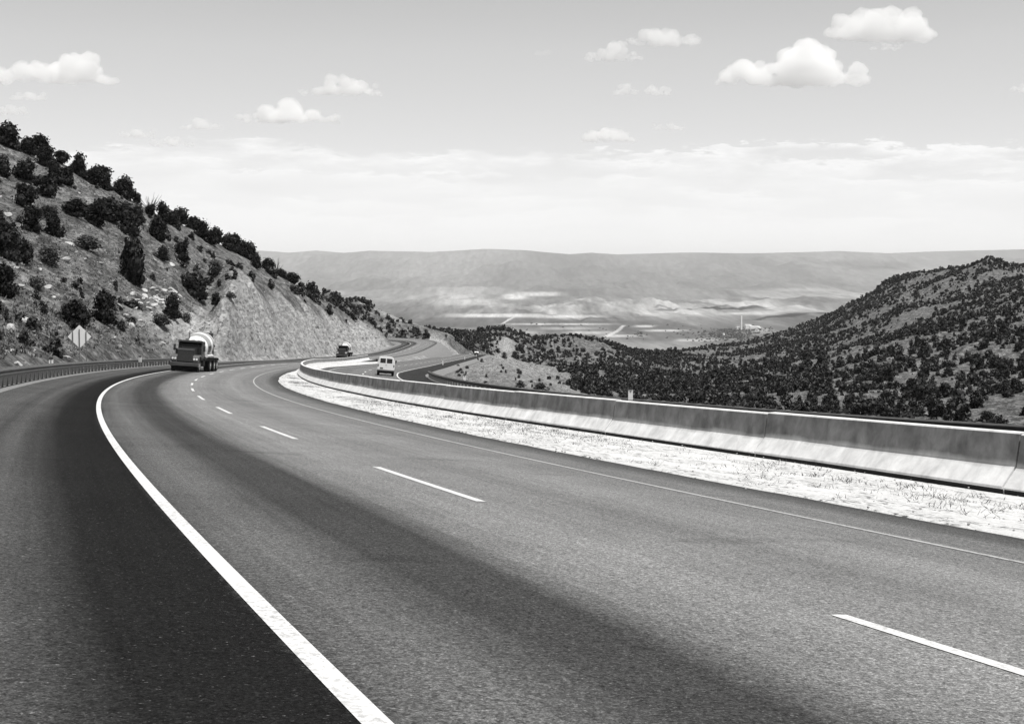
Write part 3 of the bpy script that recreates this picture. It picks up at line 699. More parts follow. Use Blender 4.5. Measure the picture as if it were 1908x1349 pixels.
def merge_mesh(name, V, Fq, mat):
    # degenerate quads (triangles written with a repeated corner) are split off
    tri = Fq[:, 2] == Fq[:, 3]
    me = bpy.data.meshes.new(name); q, t = Fq[~tri], Fq[tri][:, :3]
    me.vertices.add(len(V)); me.vertices.foreach_set('co', V.astype(np.float32).ravel())
    li = np.concatenate([q.ravel(), t.ravel()]); me.loops.add(len(li)); me.loops.foreach_set('vertex_index', li.astype(np.int32))
    me.polygons.add(len(q) + len(t)); me.polygons.foreach_set('loop_start', np.concatenate([np.arange(len(q)) * 4, len(q) * 4 + np.arange(len(t)) * 3]).astype(np.int32))
    me.update(calc_edges=True); me.materials.append(mat); return me
rg = np.random.default_rng(5)
CROWN = [merge_mesh('crown', *crown_geo(rg, 1500, .036, 9 + k % 4), mLeaf) for k in range(7)]
CROWND = [merge_mesh('crown', *crown_geo(rg, 900, .034, 8, core=False), mLeaf2) for k in range(2)]
CROWNF = [merge_mesh('juniper_bush', *crown_geo(rg, 420, .062, 7), mScrub) for k in range(6)]
def trunk_mesh():
    m = MB()
    m.tube([(0, 0, -.15), (.01, .0, .12), (.03, .02, .30), (.02, .03, .5)], [.055, .045, .035, .02], 7)
    for k in range(5):
        a = 1.26 * k; m.tube([(.01, 0, .1 + .03 * k), (.12 * math.cos(a), .12 * math.sin(a), .28 + .03 * k), (.24 * math.cos(a), .24 * math.sin(a), .46 + .03 * k)], [.03, .022, .008], 5)
    o = m.build('trunk', mBark); me = o.data; bpy.data.objects.remove(o); return me
TRUNK = trunk_mesh()

def bush(x, base, w, h, label, group=None, dry=False, cat='juniper bush'):
    g = hit2(x, base)
    if g is None: return
    d = g[1]; W = w * d / F; H = h * d / F
    root = empty('dry_shrub' if dry else 'juniper_bush', (g[0], g[1], g[2] - .06 * H)); tag(root, label, 'shrub' if dry else cat, group)
    me = random.choice(CROWND if dry else CROWN)
    c = bpy.data.objects.new('crown', me); COL.objects.link(c); c.parent = root; c.scale = (W * 1.05, W * random.uniform(.9, 1.15), H * 1.08); c.rotation_euler = (0, 0, random.uniform(0, 6.28))
    t = bpy.data.objects.new('trunk', TRUNK); COL.objects.link(t); t.parent = root; t.scale = (W * .9, W * .9, H); t.rotation_euler = (0, 0, random.uniform(0, 6.28))
    BUSHPX.append(w)
BUSHPX = []
SKY = 'junipers along the hillside skyline'; UP = 'junipers scattered over the left hillside'; LOW = 'junipers above the rocky foot of the hillside'
HAND = [
 (15, 276, 50, 50, 'large juniper at the left frame edge, highest on the hillside', UP), (75, 276, 48, 32, 'low spreading juniper on the skyline, first one in from the left frame edge', SKY),
 (54, 290, 42, 34, 'juniper just below the leftmost skyline bushes', UP), (84, 310, 40, 34, 'dense juniper under the gap of pale rock near the left skyline', UP), (88, 288, 18, 18, 'very small juniper wedged between the leftmost skyline bushes', UP),
 (114, 294, 33, 29, 'round ball-shaped juniper on the upper left skyline', SKY), (142, 295, 22, 22, 'small round juniper right beside the ball-shaped one on the skyline', SKY),
 (190, 311, 54, 36, 'broad juniper with wispy crown standing alone on the skyline', SKY), (219, 330, 26, 24, 'small juniper directly downhill of the broad skyline juniper', SKY), (232, 343, 22, 18, 'tiny juniper at the lower end of the broad skyline clump', SKY),
 (148, 328, 32, 46, 'tall narrow juniper just left of the broad skyline juniper', UP), (172, 344, 42, 34, 'juniper in the middle of the diagonal row below the skyline', UP), (197, 355, 34, 34, 'juniper at the lower end of the diagonal row below the skyline', UP),
 (234, 372, 44, 44, 'big round juniper where the skyline meets the spiky shrub', UP), (254, 362, 22, 20, 'small juniper touching the left of the spiky shrub', SKY),
 (6, 330, 36, 42, 'juniper cut by the left frame edge, second from the top', UP), (46, 338, 46, 42, 'wide juniper beside the one cut by the frame, halfway up the slope', UP),
 (102, 341, 38, 38, 'left half of the twin junipers on open grass', UP), (126, 346, 32, 36, 'right half of the twin junipers on open grass', UP), (83, 367, 48, 46, 'solid dark juniper below the twin junipers', UP),
 (47, 386, 46, 52, 'feathery juniper between the pale boulders at left', UP), (91, 409, 34, 28, 'low juniper to the left of the wide oak-like thicket', UP), (58, 432, 46, 52, 'tall juniper in the left middle thicket', UP), (100, 441, 42, 44, 'round juniper at the right of the left middle thicket', UP),
 (140, 405, 58, 34, 'left end of the wide dark thicket across the slope', UP), (178, 421, 54, 52, 'deep middle of the wide dark thicket across the slope', UP), (205, 412, 60, 46, 'right end of the wide dark thicket across the slope', UP),
 (245, 442, 50, 54, 'juniper growing out of the top of the tallest bush on the slope', UP), (248, 528, 64, 92, 'tallest and darkest juniper in the middle of the hillside', UP), (296, 448, 44, 50, 'leaning juniper right of the tallest bush, upper one', UP),
 (236, 406, 36, 32, 'juniper above the wide thicket, close under the skyline', UP), (256, 416, 32, 32, 'small juniper at the upper right edge of the wide thicket', UP), (338, 488, 34, 36, 'loose juniper at the start of the bare track', UP), (304, 486, 30, 26, 'low dark juniper left of the bare track', UP),
 (278, 403, 28, 22, 'low skyline juniper right after the spiky shrub', SKY), (304, 412, 32, 36, 'skyline juniper midway between the two spiky shrubs', SKY), (336, 400, 44, 32, 'wide skyline juniper with two rounded tops', SKY), (322, 424, 32, 28, 'juniper just under the wide two-topped skyline one', SKY),
 (360, 426, 30, 30, 'round skyline juniper left of the second spiky shrub', SKY), (375, 442, 36, 36, 'juniper beneath the second spiky shrub', SKY), (392, 456, 36, 32, 'juniper at the top edge of the open grass strip', SKY), (403, 438, 32, 30, 'skyline juniper right of the second spiky shrub', SKY),
 (428, 448, 38, 34, 'biggest juniper of the right-hand skyline row', SKY), (438, 472, 38, 36, 'juniper below the biggest one of the right-hand skyline row', SKY), (453, 460, 32, 32, 'juniper second from the right end of the dense skyline row', SKY), (466, 476, 32, 36, 'juniper at the right end of the dense skyline row', SKY), (477, 502, 26, 28, 'juniper hanging just below the right end of the skyline row', SKY),
 (500, 502, 32, 26, 'juniper on the crest left of the far mesa outline', SKY), (544, 522, 36, 20, 'flat juniper on the crest directly above the rock cut', SKY), (525, 512, 22, 16, 'little juniper left of the flat one above the rock cut', SKY),
 (14, 482, 66, 72, 'large juniper mass low at the left frame edge', UP), (42, 490, 42, 52, 'juniper to the right of the mass at the left frame edge', UP), (10, 552, 46, 62, 'dark juniper on the bench at the left frame edge', LOW), (2, 444, 24, 42, 'sliver of a juniper cut by the left frame edge', UP),
 (140, 612, 62, 56, 'wide dark juniper right behind the diamond sign', LOW), (194, 603, 52, 62, 'tall upright juniper on the bank to the right of the sign', LOW), (322, 597, 40, 44, 'neat round juniper on the bank above the mixer truck', LOW), (366, 558, 60, 50, 'leafy open juniper above the left end of the rock cut', LOW),
 (402, 570, 24, 24, 'small juniper downhill of the leafy open one', LOW), (246, 575, 40, 16, 'low dark bush added for the shaded hollow under the white rock pile', LOW)]  # last entry: the dark hole between rocks, built as a bush
for x, y, w, h, lb, g in HAND: bush(x, y, w, h, lb, g)
for x, y, w, h, lb in [(88, 492, 54, 34, 'grey twiggy shrub below the left thicket'), (161, 466, 62, 30, 'grey twiggy shrub below the wide dark thicket'), (400, 512, 34, 32, 'rounded grey shrub alone on the bare slope above the rock cut'), (70, 540, 44, 26, 'pale dry shrub on the bench left of the sign'),
                       (300, 610, 44, 24, 'dry shrub left of the neat round juniper'), (345, 600, 26, 20, 'dry shrub just right of the neat round juniper'), (228, 612, 20, 18, 'small dry shrub at the foot of the upright juniper'), (430, 560, 24, 14, 'dry tuft near the top of the rock cut'), (940, 668, 13, 14, 'grey bush on the pale slope beside the lower carriageway'), (888, 664, 10, 8, 'tiny bush at the edge of the far straight'),
                       (970, 722, 22, 14, 'low grey bush on the edge of the pale fill slope'), (1008, 728, 34, 16, 'wide grey bush where the pale fill slope meets the guardrail')]:
    bush(x, y, w, h, lb, None, dry=True)

r5 = random.Random(9)
for _ in range(26):
    px = r5.uniform(850, 1050); lo = np.interp(px, [850, 905, 950, 1000, 1060], [684, 668, 684, 708, 732]); hi_ = np.interp(px, [850, 916, 1060], [706, 716, 730])
    if hi_ > lo: bush(px, r5.uniform(lo, hi_), r5.uniform(4, 11), r5.uniform(4, 8), 'small dry shrub on the pale slope inside the lower carriageway bend', 'small shrubs on the pale slope', dry=True)
# spiky bare shrubs on the crest
def spiky(x, base, h, label):
    g = hit2(x, base)
    H = h * g[1] / F; root = empty('spiky_shrub', g - np.array([0, 0, .1])); tag(root, label, 'shrub')
    rr = random.Random(int(x)); m = MB()
    for k in range(26):
        a = rr.uniform(0, 6.28); q = rr.uniform(.15, 1.0); ln = H * rr.uniform(.6, 1.15)
        dx, dy, dz = math.cos(a) * q, math.sin(a) * q, 1.1 - .55 * q
        p1 = Vector((dx, dy, dz)) * ln * .55; p2 = Vector((dx * 1.05, dy * 1.05, dz * 1.12)) * ln
        m.tube([(0, 0, 0), p1, p2], [.05 * H * .4, .035 * H * .4, .012 * H * .4], 5)
        if rr.random() < .6: m.tube([p1, p1 + Vector((dx + rr.uniform(-.5, .5), dy, dz)) * ln * .3], [.012 * H, .004 * H], 4)
    m.build('branches', mBark, root)
    c = bpy.data.objects.new('crown', CROWND[0]); COL.objects.link(c); c.parent = root; c.scale = (H * .8, H * .8, H * .45)
spiky(280, 368, 32, 'spiky bare shrub with radiating stems on the skyline, higher of the pair')
spiky(380, 428, 24, 'smaller spiky bare shrub on the skyline, lower of the pair')
spiky(516, 508, 26, 'wispy bare shrub on the crest near the far mesa')

# scrub spread over the hills: junipers sampled in plan, those one could single out are objects, the rest is one cover
def scatter(n, d0, d1, xlo, xhi):
    d = np.sqrt(rg.uniform(d0 ** 2, d1 ** 2, n)); x = (rg.uniform(xlo, xhi, n) - CX) / F * d
    return x, d
def area(d0, d1, xlo, xhi): return (xhi - xlo) / F * (d1 ** 2 - d0 ** 2) / 2
pts = []
def put(rho, d0, d1, xlo, xhi, w0, w1, thr=None, zone=0):
    n = int(rho * area(d0, d1, xlo, xhi)); x, d = scatter(n, d0, d1, xlo, xhi)
    f = fbm(x, d, 55., 3)
    keep = rg.random(n) < np.clip(.60 + f * 2.2, .04, 1)
    x, d = x[keep], d[keep]; w = rg.uniform(w0, w1, len(x)) * np.where(rg.random(len(x)) < .25, .6, 1)
    h = w * rg.uniform(.62, 1.05, len(x))
    pts.append(np.stack([x, d, w, h, np.full(len(x), zone)], 1))
put(.022, 105, 225, 1000, 1990, 1.6, 4.0, zone=1)
put(.025, 225, 420, 1060, 1990, 2.0, 4.8, zone=1)
put(.036, 420, 720, 1060, 1990, 2.0, 4.8, zone=1)
put(.042, 720, 1700, 1150, 1990, 1.8, 4.0, zone=1)
put(.05, 640, 1700, 1150, 1990, .9, 2.0, zone=5)
put(.03, 300, 640, 1060, 1990, .8, 1.8, zone=5)
put(.03, 560, 1300, 850, 1260, .8, 1.8, zone=5)
put(.03, 300, 700, 880, 1060, 1.8, 3.8, zone=2)
put(.04, 560, 1300, 850, 1260, 2.2, 4.4, zone=2)
put(.020, 400, 1000, 540, 900, 2.0, 4.0, zone=3)
put(.03, 400, 1000, 540, 900, .9, 2.0, zone=5)
put(.034, 300, 640, 500, 700, 1.5, 3.2, zone=3)
put(.06, 60, 290, -60, 480, .5, 1.9, zone=4)
SCR = np.concatenate(pts)
x, d, w, h, zn = SCR.T
z = ground_at(x, d)
def sample(a): 
    r = np.clip(np.round(np.interp(d, dd, np.arange(_dn))).astype(int), 0, _dn - 1); c = np.clip(np.round(np.interp(x / d * F + CX, cols, np.arange(_cn))).astype(int), 0, _cn - 1)
    return a.reshape(GX.shape)[r, c]
br = sample(bare); cr_ = sample(corA + corB); tA_ = sample(tA); tB_ = sample(tB)
off = (np.abs(tA_) > 10.5) & (np.abs(tB_) > 9.5)
ppx, ppy = pix(np.stack([x, d, z], 1))
vis = seen(x, d, z + h * .75)
ok = (vis | ((zn == 1) & (d < 330))) & (br < .45) & (cr_ < .02) & off & (ppx > -60) & (ppx < 1975)
# keep them off the median and out from in front of the barrier
ok &= ~((d < 620) & (tA_ > 0) & (tB_ < 0) & (sample(sA) < 440))
SCR = SCR[ok]; z = z[ok]; vis = vis[ok]; x, d, w, h, zn = SCR.T
size = w / d * F
order = np.argsort(-size)
ox, oy = pix(np.stack([x, d, z], 1))
n_ind = 300 - len(HAND)
# a plant counts as singled out only where it clears the barrier's top line
clear = oy - h / d * F * .6 < np.interp(ox, [560, 840, 1100, 1523, 1908], [684, 718, 742, 776, 798])
ind = [i for i in order if clear[i] and vis[i] and zn[i] < 4][:n_ind]
is_ind = np.zeros(len(x), bool); is_ind[ind] = True
ZL = {1: ('dark bushy juniper in the thick scrub on the near slope of the right hill', 'junipers covering the right hill'),
      2: ('dark juniper dotted over the knoll beyond the lower carriageway', 'junipers on the knoll beyond the lower carriageway'),
      3: ('small dark juniper on the slope beyond the rock cut', 'junipers on the slope beyond the rock cut')}
for i in ind:
    o = bpy.data.objects.new('juniper_bush', random.choice(CROWNF)); COL.objects.link(o)
    o.location = (x[i], d[i], z[i] - .12 * h[i]); o.scale = (w[i], w[i] * random.uniform(.85, 1.15), h[i] * 1.15); o.rotation_euler = (0, 0, random.uniform(0, 6.28))
    lb, gp = ZL[int(zn[i])]; tag(o, lb, 'juniper bush', gp)
def cover(name, sel, variants, mat):
    Vs, Fs, off = [], [], 0
    for i in np.where(sel)[0]:
        V, Fq = variants[rg.integers(len(variants))]
        a = rg.uniform(0, 6.28); c, s = math.cos(a), math.sin(a)
        q = V * np.array([w[i], w[i], h[i] * 1.15]); q = np.stack([q[:, 0] * c - q[:, 1] * s + x[i], q[:, 0] * s + q[:, 1] * c + d[i], q[:, 2] + z[i] - .12 * h[i]], 1)
        Vs.append(q.astype(np.float32)); Fs.append(Fq + off); off += len(q)
    me = merge_mesh(name, np.concatenate(Vs), np.concatenate(Fs), mat); o = bpy.data.objects.new(name, me); COL.objects.link(o)
    return o
VB = [crown_geo(rg, 170, .085, 6, core=False) for _ in range(8)]; VS = [crown_geo(rg, 48, .15, 5, core=False) for _ in range(8)]
VT = [crown_geo(rg, 14, .30, 3, core=False) for _ in range(8)]
big_ = (size > 11) & ~is_ind; sm_ = (size <= 11) & ~is_ind
# one cover object: both levels of detail in it
Vs_all = []
def cover_all():
    Vs, Fs, off = [], [], 0
    for i in np.where(~is_ind)[0]:
        V, Fq = (VB if size[i] > 11 else VS if size[i] > 4.5 else VT)[rg.integers(8)]
        a = rg.uniform(0, 6.28); c, s = math.cos(a), math.sin(a)
        q = V * np.array([w[i], w[i], h[i] * 1.15]); q = np.stack([q[:, 0] * c - q[:, 1] * s + x[i], q[:, 0] * s + q[:, 1] * c + d[i], q[:, 2] + z[i] - .12 * h[i]], 1)
        Vs.append(q.astype(np.float32)); Fs.append(Fq + off); off += len(q)
    me = merge_mesh('scrub', np.concatenate(Vs), np.concatenate(Fs), mScrub); o = bpy.data.objects.new('scrub', me); COL.objects.link(o); return o
scrub = cover_all(); tag(scrub, 'dark juniper scrub covering the far slopes of the hills', 'scrub', None, 'stuff')
print('SCRUB', len(x), 'ind', len(ind), 'min ind px', size[ind].min(), 'faces', len(scrub.data.polygons))

# ------------------------------------------------------------------ stones
mRock = grey('pale_rock', .42, .95, var=.30, scale=2.2, bump=.5, spec=.1); mRock2 = grey('grey_rock', .20, .95, var=.35, scale=2.2, bump=.5, spec=.1)
def rock_geo(rng, sub=2):
    V, Fc = (I2 if sub == 2 else I1); V = V.copy()
    for _ in range(9):
        n_ = rng.normal(size=3); n_ /= np.linalg.norm(n_); c = rng.uniform(.45, .85)
        dd_ = V @ n_; V = V - np.maximum(dd_ - c, 0)[:, None] * n_
    V *= np.array([1, rng.uniform(.6, .95), rng.uniform(.5, .8)]); return V * .55, Fc
def rock_mesh(mat):
    V, Fc = rock_geo(rg); me = bpy.data.meshes.new('boulder'); me.from_pydata([tuple(v) for v in V], [], [tuple(map(int, f)) for f in Fc]); me.update(); me.materials.append(mat); return me
RKP = [rock_mesh(mRock) for _ in range(6)]; RKG = [rock_mesh(mRock2) for _ in range(6)]
def boulder(px, py, w, label, group, pale=True):
    g = hit(px, py)
    if g is None: return
    W = w * g[1] / F
    o = bpy.data.objects.new('boulder', random.choice(RKP if pale else RKG)); COL.objects.link(o)
    o.location = (g[0], g[1], g[2] + .08 * W); o.scale = (W, W, W * random.uniform(.55, .95)); o.rotation_euler = (random.uniform(-.5, .5), random.uniform(-.5, .5), random.uniform(0, 6.28))
    tag(o, label, 'boulder', group)
r2 = random.Random(3)
for px, py, w, lb in [(123, 670, 20, 'white pointed boulder at the foot of the sign posts'), (211, 632, 12, 'small white boulder alone between sign and truck'), (12, 404, 26, 'rounded pale boulder near the left frame edge'), (122, 488, 26, 'long flat pale boulder above the left bench'), (20, 612, 24, 'flat-topped boulder at the left frame edge above the guardrail'),
                      (48, 600, 26, 'pale boulder with deep dark hollow beside it, left of the sign'), (36, 684, 22, 'boulder lying just behind the guardrail at left'), (22, 655, 20, 'dark undercut boulder low at the left, above the guardrail'), (92, 492, 16, 'boulder between the two grey shrubs'), (36, 535, 22, 'broken pale boulder on the bench at left'), (90, 538, 22, 'slanting pale boulder on the bench'),
                      (234, 592, 20, 'domed boulder under the white rock pile'), (262, 600, 14, 'small dark-bellied boulder right of the domed one'), (246, 610, 22, 'broad low boulder below the domed one'), (323, 545, 22, 'big white boulder at the right end of the rock pile'), (320, 498, 16, 'pale boulder at the start of the bare track'), (132, 458, 22, 'cracked pale boulder below the wide thicket'), (188, 492, 14, 'upright pale boulder left of the tallest juniper')]:
    boulder(px, py, w, lb, 'boulders strewn over the left hillside', True)
for _ in range(46):
    boulder(r2.uniform(218, 335), r2.gauss(558, 10), r2.uniform(7, 17), 'white angular boulder in the rock pile above the mixer truck', 'white boulders of the rock pile', True)
for _ in range(90):
    px = r2.uniform(0, 330); py = r2.uniform(480, 680)
    boulder(px, py, r2.uniform(5, 13), 'weathered grey boulder half buried in the left hillside', 'grey boulders half buried in the hillside', r2.random() < .25)
for _ in range(30):
    px = r2.uniform(0, 250); py = 250 + px * .55 + r2.uniform(10, 150)
    boulder(px, py, r2.uniform(4, 9), 'grey stone on the grassy upper part of the hillside', 'stones on the upper hillside', r2.random() < .5)
# loose rubble and dry grass too many to count
def rubble():
    Vs, Fs, off = [], [], 0
    R = [rock_geo(rg, 1) for _ in range(6)]
    for k in range(3600):
        if k < 2200: px, py = rg.uniform(-20, 420), rg.uniform(440, 690)
        elif k < 3100: px, py = rg.uniform(380, 740), rg.uniform(520, 672)
        else: px, py = rg.uniform(850, 1060), rg.uniform(664, 735)
        g = hit(px, py)
        if g is None: continue
        r_ = np.clip(np.round(np.interp(g[1], dd, np.arange(_dn))).astype(int), 0, _dn - 1); c_ = np.clip(int(round(float(np.interp(g[0] / g[1] * F + CX, cols, np.arange(_cn))))), 0, _cn - 1)
        if (corA + corB).reshape(GX.shape)[r_, c_] > .02: continue
        W = rg.uniform(1.2, 4.2) * (1.5 if rg.random() < .12 else 1) * g[1] / F; V, Fc = R[rg.integers(6)]
        a = rg.uniform(0, 6.28); c, s = math.cos(a), math.sin(a); q = V * W
        q = np.stack([q[:, 0] * c - q[:, 1] * s, q[:, 0] * s + q[:, 1] * c, q[:, 2]], 1) + g + np.array([0, 0, W * .1])
        Vs.append(q); Fs.append(Fc + off); off += len(q)
    o = mesh_obj('rubble', np.concatenate(Vs), np.concatenate(Fs), None); m, nt, b = new_mat('rubble_stone')
    g = N(nt, 'ShaderNodeNewGeometry'); L(nt, ramp(nt, g.outputs['Random Per Island'], [(0, .09), (.6, .22), (1, .44)]), b.inputs['Base Color']); b.inputs['Roughness'].default_value = .95
    o.data.materials.append(m); return tag(o, 'loose stones and rubble lying over the hillside, rock cut and fill slope', 'rubble', None, 'stuff')
rubble()
def grass():
    n = 5200; px = rg.uniform(-20, 480, n); py = rg.uniform(260, 690, n); P = []
    for a, b in zip(px, py):
        if b < 250 + a * .52: continue
        g = hit(a, b)
        if g is not None and g[1] < 280: P.append(g)
    P = np.array(P); r_ = np.clip(np.round(np.interp(P[:, 1], dd, np.arange(_dn))).astype(int), 0, _dn - 1); c_ = np.clip(np.round(np.interp(P[:, 0] / P[:, 1] * F + CX, cols, np.arange(_cn))).astype(int), 0, _cn - 1)
    P = P[((corA + corB).reshape(GX.shape)[r_, c_] < .02) & (bare.reshape(GX.shape)[r_, c_] < .5)]
    nb = 7; m_ = len(P) * nb; base = np.repeat(P, nb, 0) + np.concatenate([rg.normal(size=(m_, 2)) * .16, np.zeros((m_, 1))], 1)
    a = rg.uniform(0, 6.28, m_); hh = rg.uniform(.12, .34, m_); ww = rg.uniform(.03, .08, m_)
    dx = np.stack([np.cos(a) * ww, np.sin(a) * ww, 0 * a], 1); tip = np.stack([rg.normal(size=m_) * .15, rg.normal(size=m_) * .15, hh], 1)
    V = np.stack([base - dx, base + dx, base + tip + dx * .2, base + tip - dx * .2], 1).reshape(-1, 3); V[:, 2] -= .03
    o = mesh_obj('dry_grass', V, np.arange(len(V)).reshape(-1, 4), leaf_mat('dry_grass_blades', .10, .24)); return tag(o, 'dry bleached grass tufts on the left hillside', 'grass', None, 'stuff')
grass()

def weeds():
    n = 2600; S = rg.uniform(8, 130, n); f = foot(S); q = rg.normal(.52, .20, n); t = 5.6 + (f - 5.6) * np.clip(q, .05, .97)
    keep = rg.random(n) < np.clip(.45 + fbm(S, t, 4., 3) * 2.2, .03, 1); S, t = S[keep], t[keep]
    P = A.at(S, t, .02); nb = 9; m_ = len(P) * nb; base = np.repeat(P, nb, 0) + np.concatenate([rg.normal(size=(m_, 2)) * .10, np.zeros((m_, 1))], 1)
    a = rg.uniform(0, 6.28, m_); hh = rg.uniform(.01, .08, m_); ww = rg.uniform(.003, .008, m_); ln = rg.uniform(.02, .11, m_); b = rg.uniform(0, 6.28, m_)
    dx = np.stack([np.cos(a) * ww, np.sin(a) * ww, 0 * a], 1); tip = np.stack([np.cos(b) * ln, np.sin(b) * ln, hh], 1)
    V = np.stack([base - dx, base + dx, base + tip + dx * .3, base + tip - dx * .3], 1).reshape(-1, 3)
    o = mesh_obj('weeds', V, np.arange(len(V)).reshape(-1, 4), leaf_mat('dead_weeds', .045, .12)); tag(o, 'dead weeds lying in the white gravel strip beside the barrier', 'weeds', None, 'stuff')
    R = [rock_geo(rg, 1) for _ in range(5)]; Vs, Fs, off = [], [], 0
    for k in range(900):
        s_ = rg.uniform(6, 90); f_ = float(foot(s_)); t_ = rg.uniform(5.3, f_) if rg.random() < .93 else rg.uniform(5.1, 5.6); p = A.at(np.array([s_]), t_, .03)[0]; W = rg.uniform(.015, .05)
        V, Fc = R[rg.integers(5)]; Vs.append(V * W + p); Fs.append(Fc + off); off += len(V)
    o = mesh_obj('gravel_stones', np.concatenate(Vs), np.concatenate(Fs), mRock); tag(o, 'loose stones in the white gravel strip', 'stones', None, 'stuff')
weeds()
# ------------------------------------------------------------------ vehicles (x = right, y = forward, z = up, standing on z = 0)
mPaintDk = grey('dark_truck_paint', .010, .4, coat=.15, var=.1); mChrome = grey('chrome', .22, .30, metal=.9, var=.1, scale=3); mGrille = grey('grille_mesh', .05, .5, metal=.6, var=.35, scale=18)
mGlass = grey('dark_glass', .012, .08, var=.05, spec=.6); mTyre = grey('tyre_rubber', .018, .85, spec=.2); mRim = grey('wheel_rim', .34, .5, metal=.4); mLamp = grey('lamp_lens', .85, .2, spec=.8); mGreyPaint = grey('grey_fender_paint', .09, .4, coat=.3)
mCream = grey('van_white_paint', .74, .35, coat=.3, var=.03); mChassis = grey('chassis_black', .012, .8, spec=.2); mTail = grey('tail_lamp', .10, .3); mTankW = grey('tank_white', .7, .4)
mDrum, nt, b = new_mat('striped_drum')
tc = N(nt, 'ShaderNodeTexCoord'); sx = N(nt, 'ShaderNodeSeparateXYZ'); L(nt, tc.outputs['Object'], sx.inputs[0])
an = math_n(nt, 'DIVIDE', math_n(nt, 'ARCTAN2', sx.outputs[0], sx.outputs[2]), 2 * math.pi)
sp_ = math_n(nt, 'FRACT', math_n(nt, 'ADD', math_n(nt, 'MULTIPLY', sx.outputs[1], -.52), math_n(nt, 'ADD', an, 5.30)))
white_ = math_n(nt, 'LESS_THAN', sp_, .40)
low = math_n(nt, 'LESS_THAN', sx.outputs[2], .12)
tone = ramp(nt, low, [(.4, .30), (.6, .014)])  # bright sky reflection above, dark one below, painted into the drum colour
mixd = N(nt, 'ShaderNodeMix', data_type='RGBA'); L(nt, white_, mixd.inputs[0]); L(nt, tone, mixd.inputs[6]); mixd.inputs[7].default_value = (.86, .86, .86, 1)
L(nt, mixd.outputs[2], b.inputs['Base Color']); b.inputs['Roughness'].default_value = .35

def wheel(root, x, y, r, w, name='wheel'):
    wr = empty(name, (x, y, r)); wr.parent = root
    def disc(prof):
        m = MB(); n = 28; vs = []; fs = []
        for i, (ax, rad) in enumerate(prof):
            for k in range(n):
                t = 2 * math.pi * k / n; vs.append((ax, rad * math.cos(t), rad * math.sin(t)))
        for i in range(len(prof) - 1):
            for k in range(n): fs.append((i * n + k, i * n + (k + 1) % n, (i + 1) * n + (k + 1) % n, (i + 1) * n + k))
        fs += [tuple(range(n)), tuple(range((len(prof) - 1) * n, len(prof) * n))[::-1]]
        return m.add(vs, fs)
    h = w / 2
    disc([(-h, r * .6), (-h, r * .9), (-h * .8, r), (h * .8, r), (h, r * .9), (h, r * .6)]).build('tyre', mTyre, wr, smooth=False)
    s = 1 if x > 0 else -1
    disc([(s * h * 1.02, r * .56), (s * h * .6, r * .5), (s * h * .5, r * .25), (s * h * 1.12, r * .2), (s * h * 1.14, r * .05)]).build('rim', mRim, wr)
    return wr

def rounded_prism(prof, x0, x1, bev): pass
def place(root, road, s, t, toward, yaw=0.):
    """stand a vehicle on the road: toward = -1 drives against the direction of s"""
    p = road.at(np.array([s]), t, .004)[0]; h = road.heading(s) + yaw; g = road.grade(s); e = float(np.interp(s, road.S, road.e))
    f = Vector((math.sin(h), math.cos(h), g)) * toward; rt = Vector((math.cos(h), -math.sin(h), e)) * toward
    f.normalize(); rt = (rt - f * rt.dot(f)).normalized(); u = rt.cross(f)
    root.matrix_world = Matrix(((rt.x, f.x, u.x, p[0]), (rt.y, f.y, u.y, p[1]), (rt.z, f.z, u.z, p[2]), (0, 0, 0, 1)))

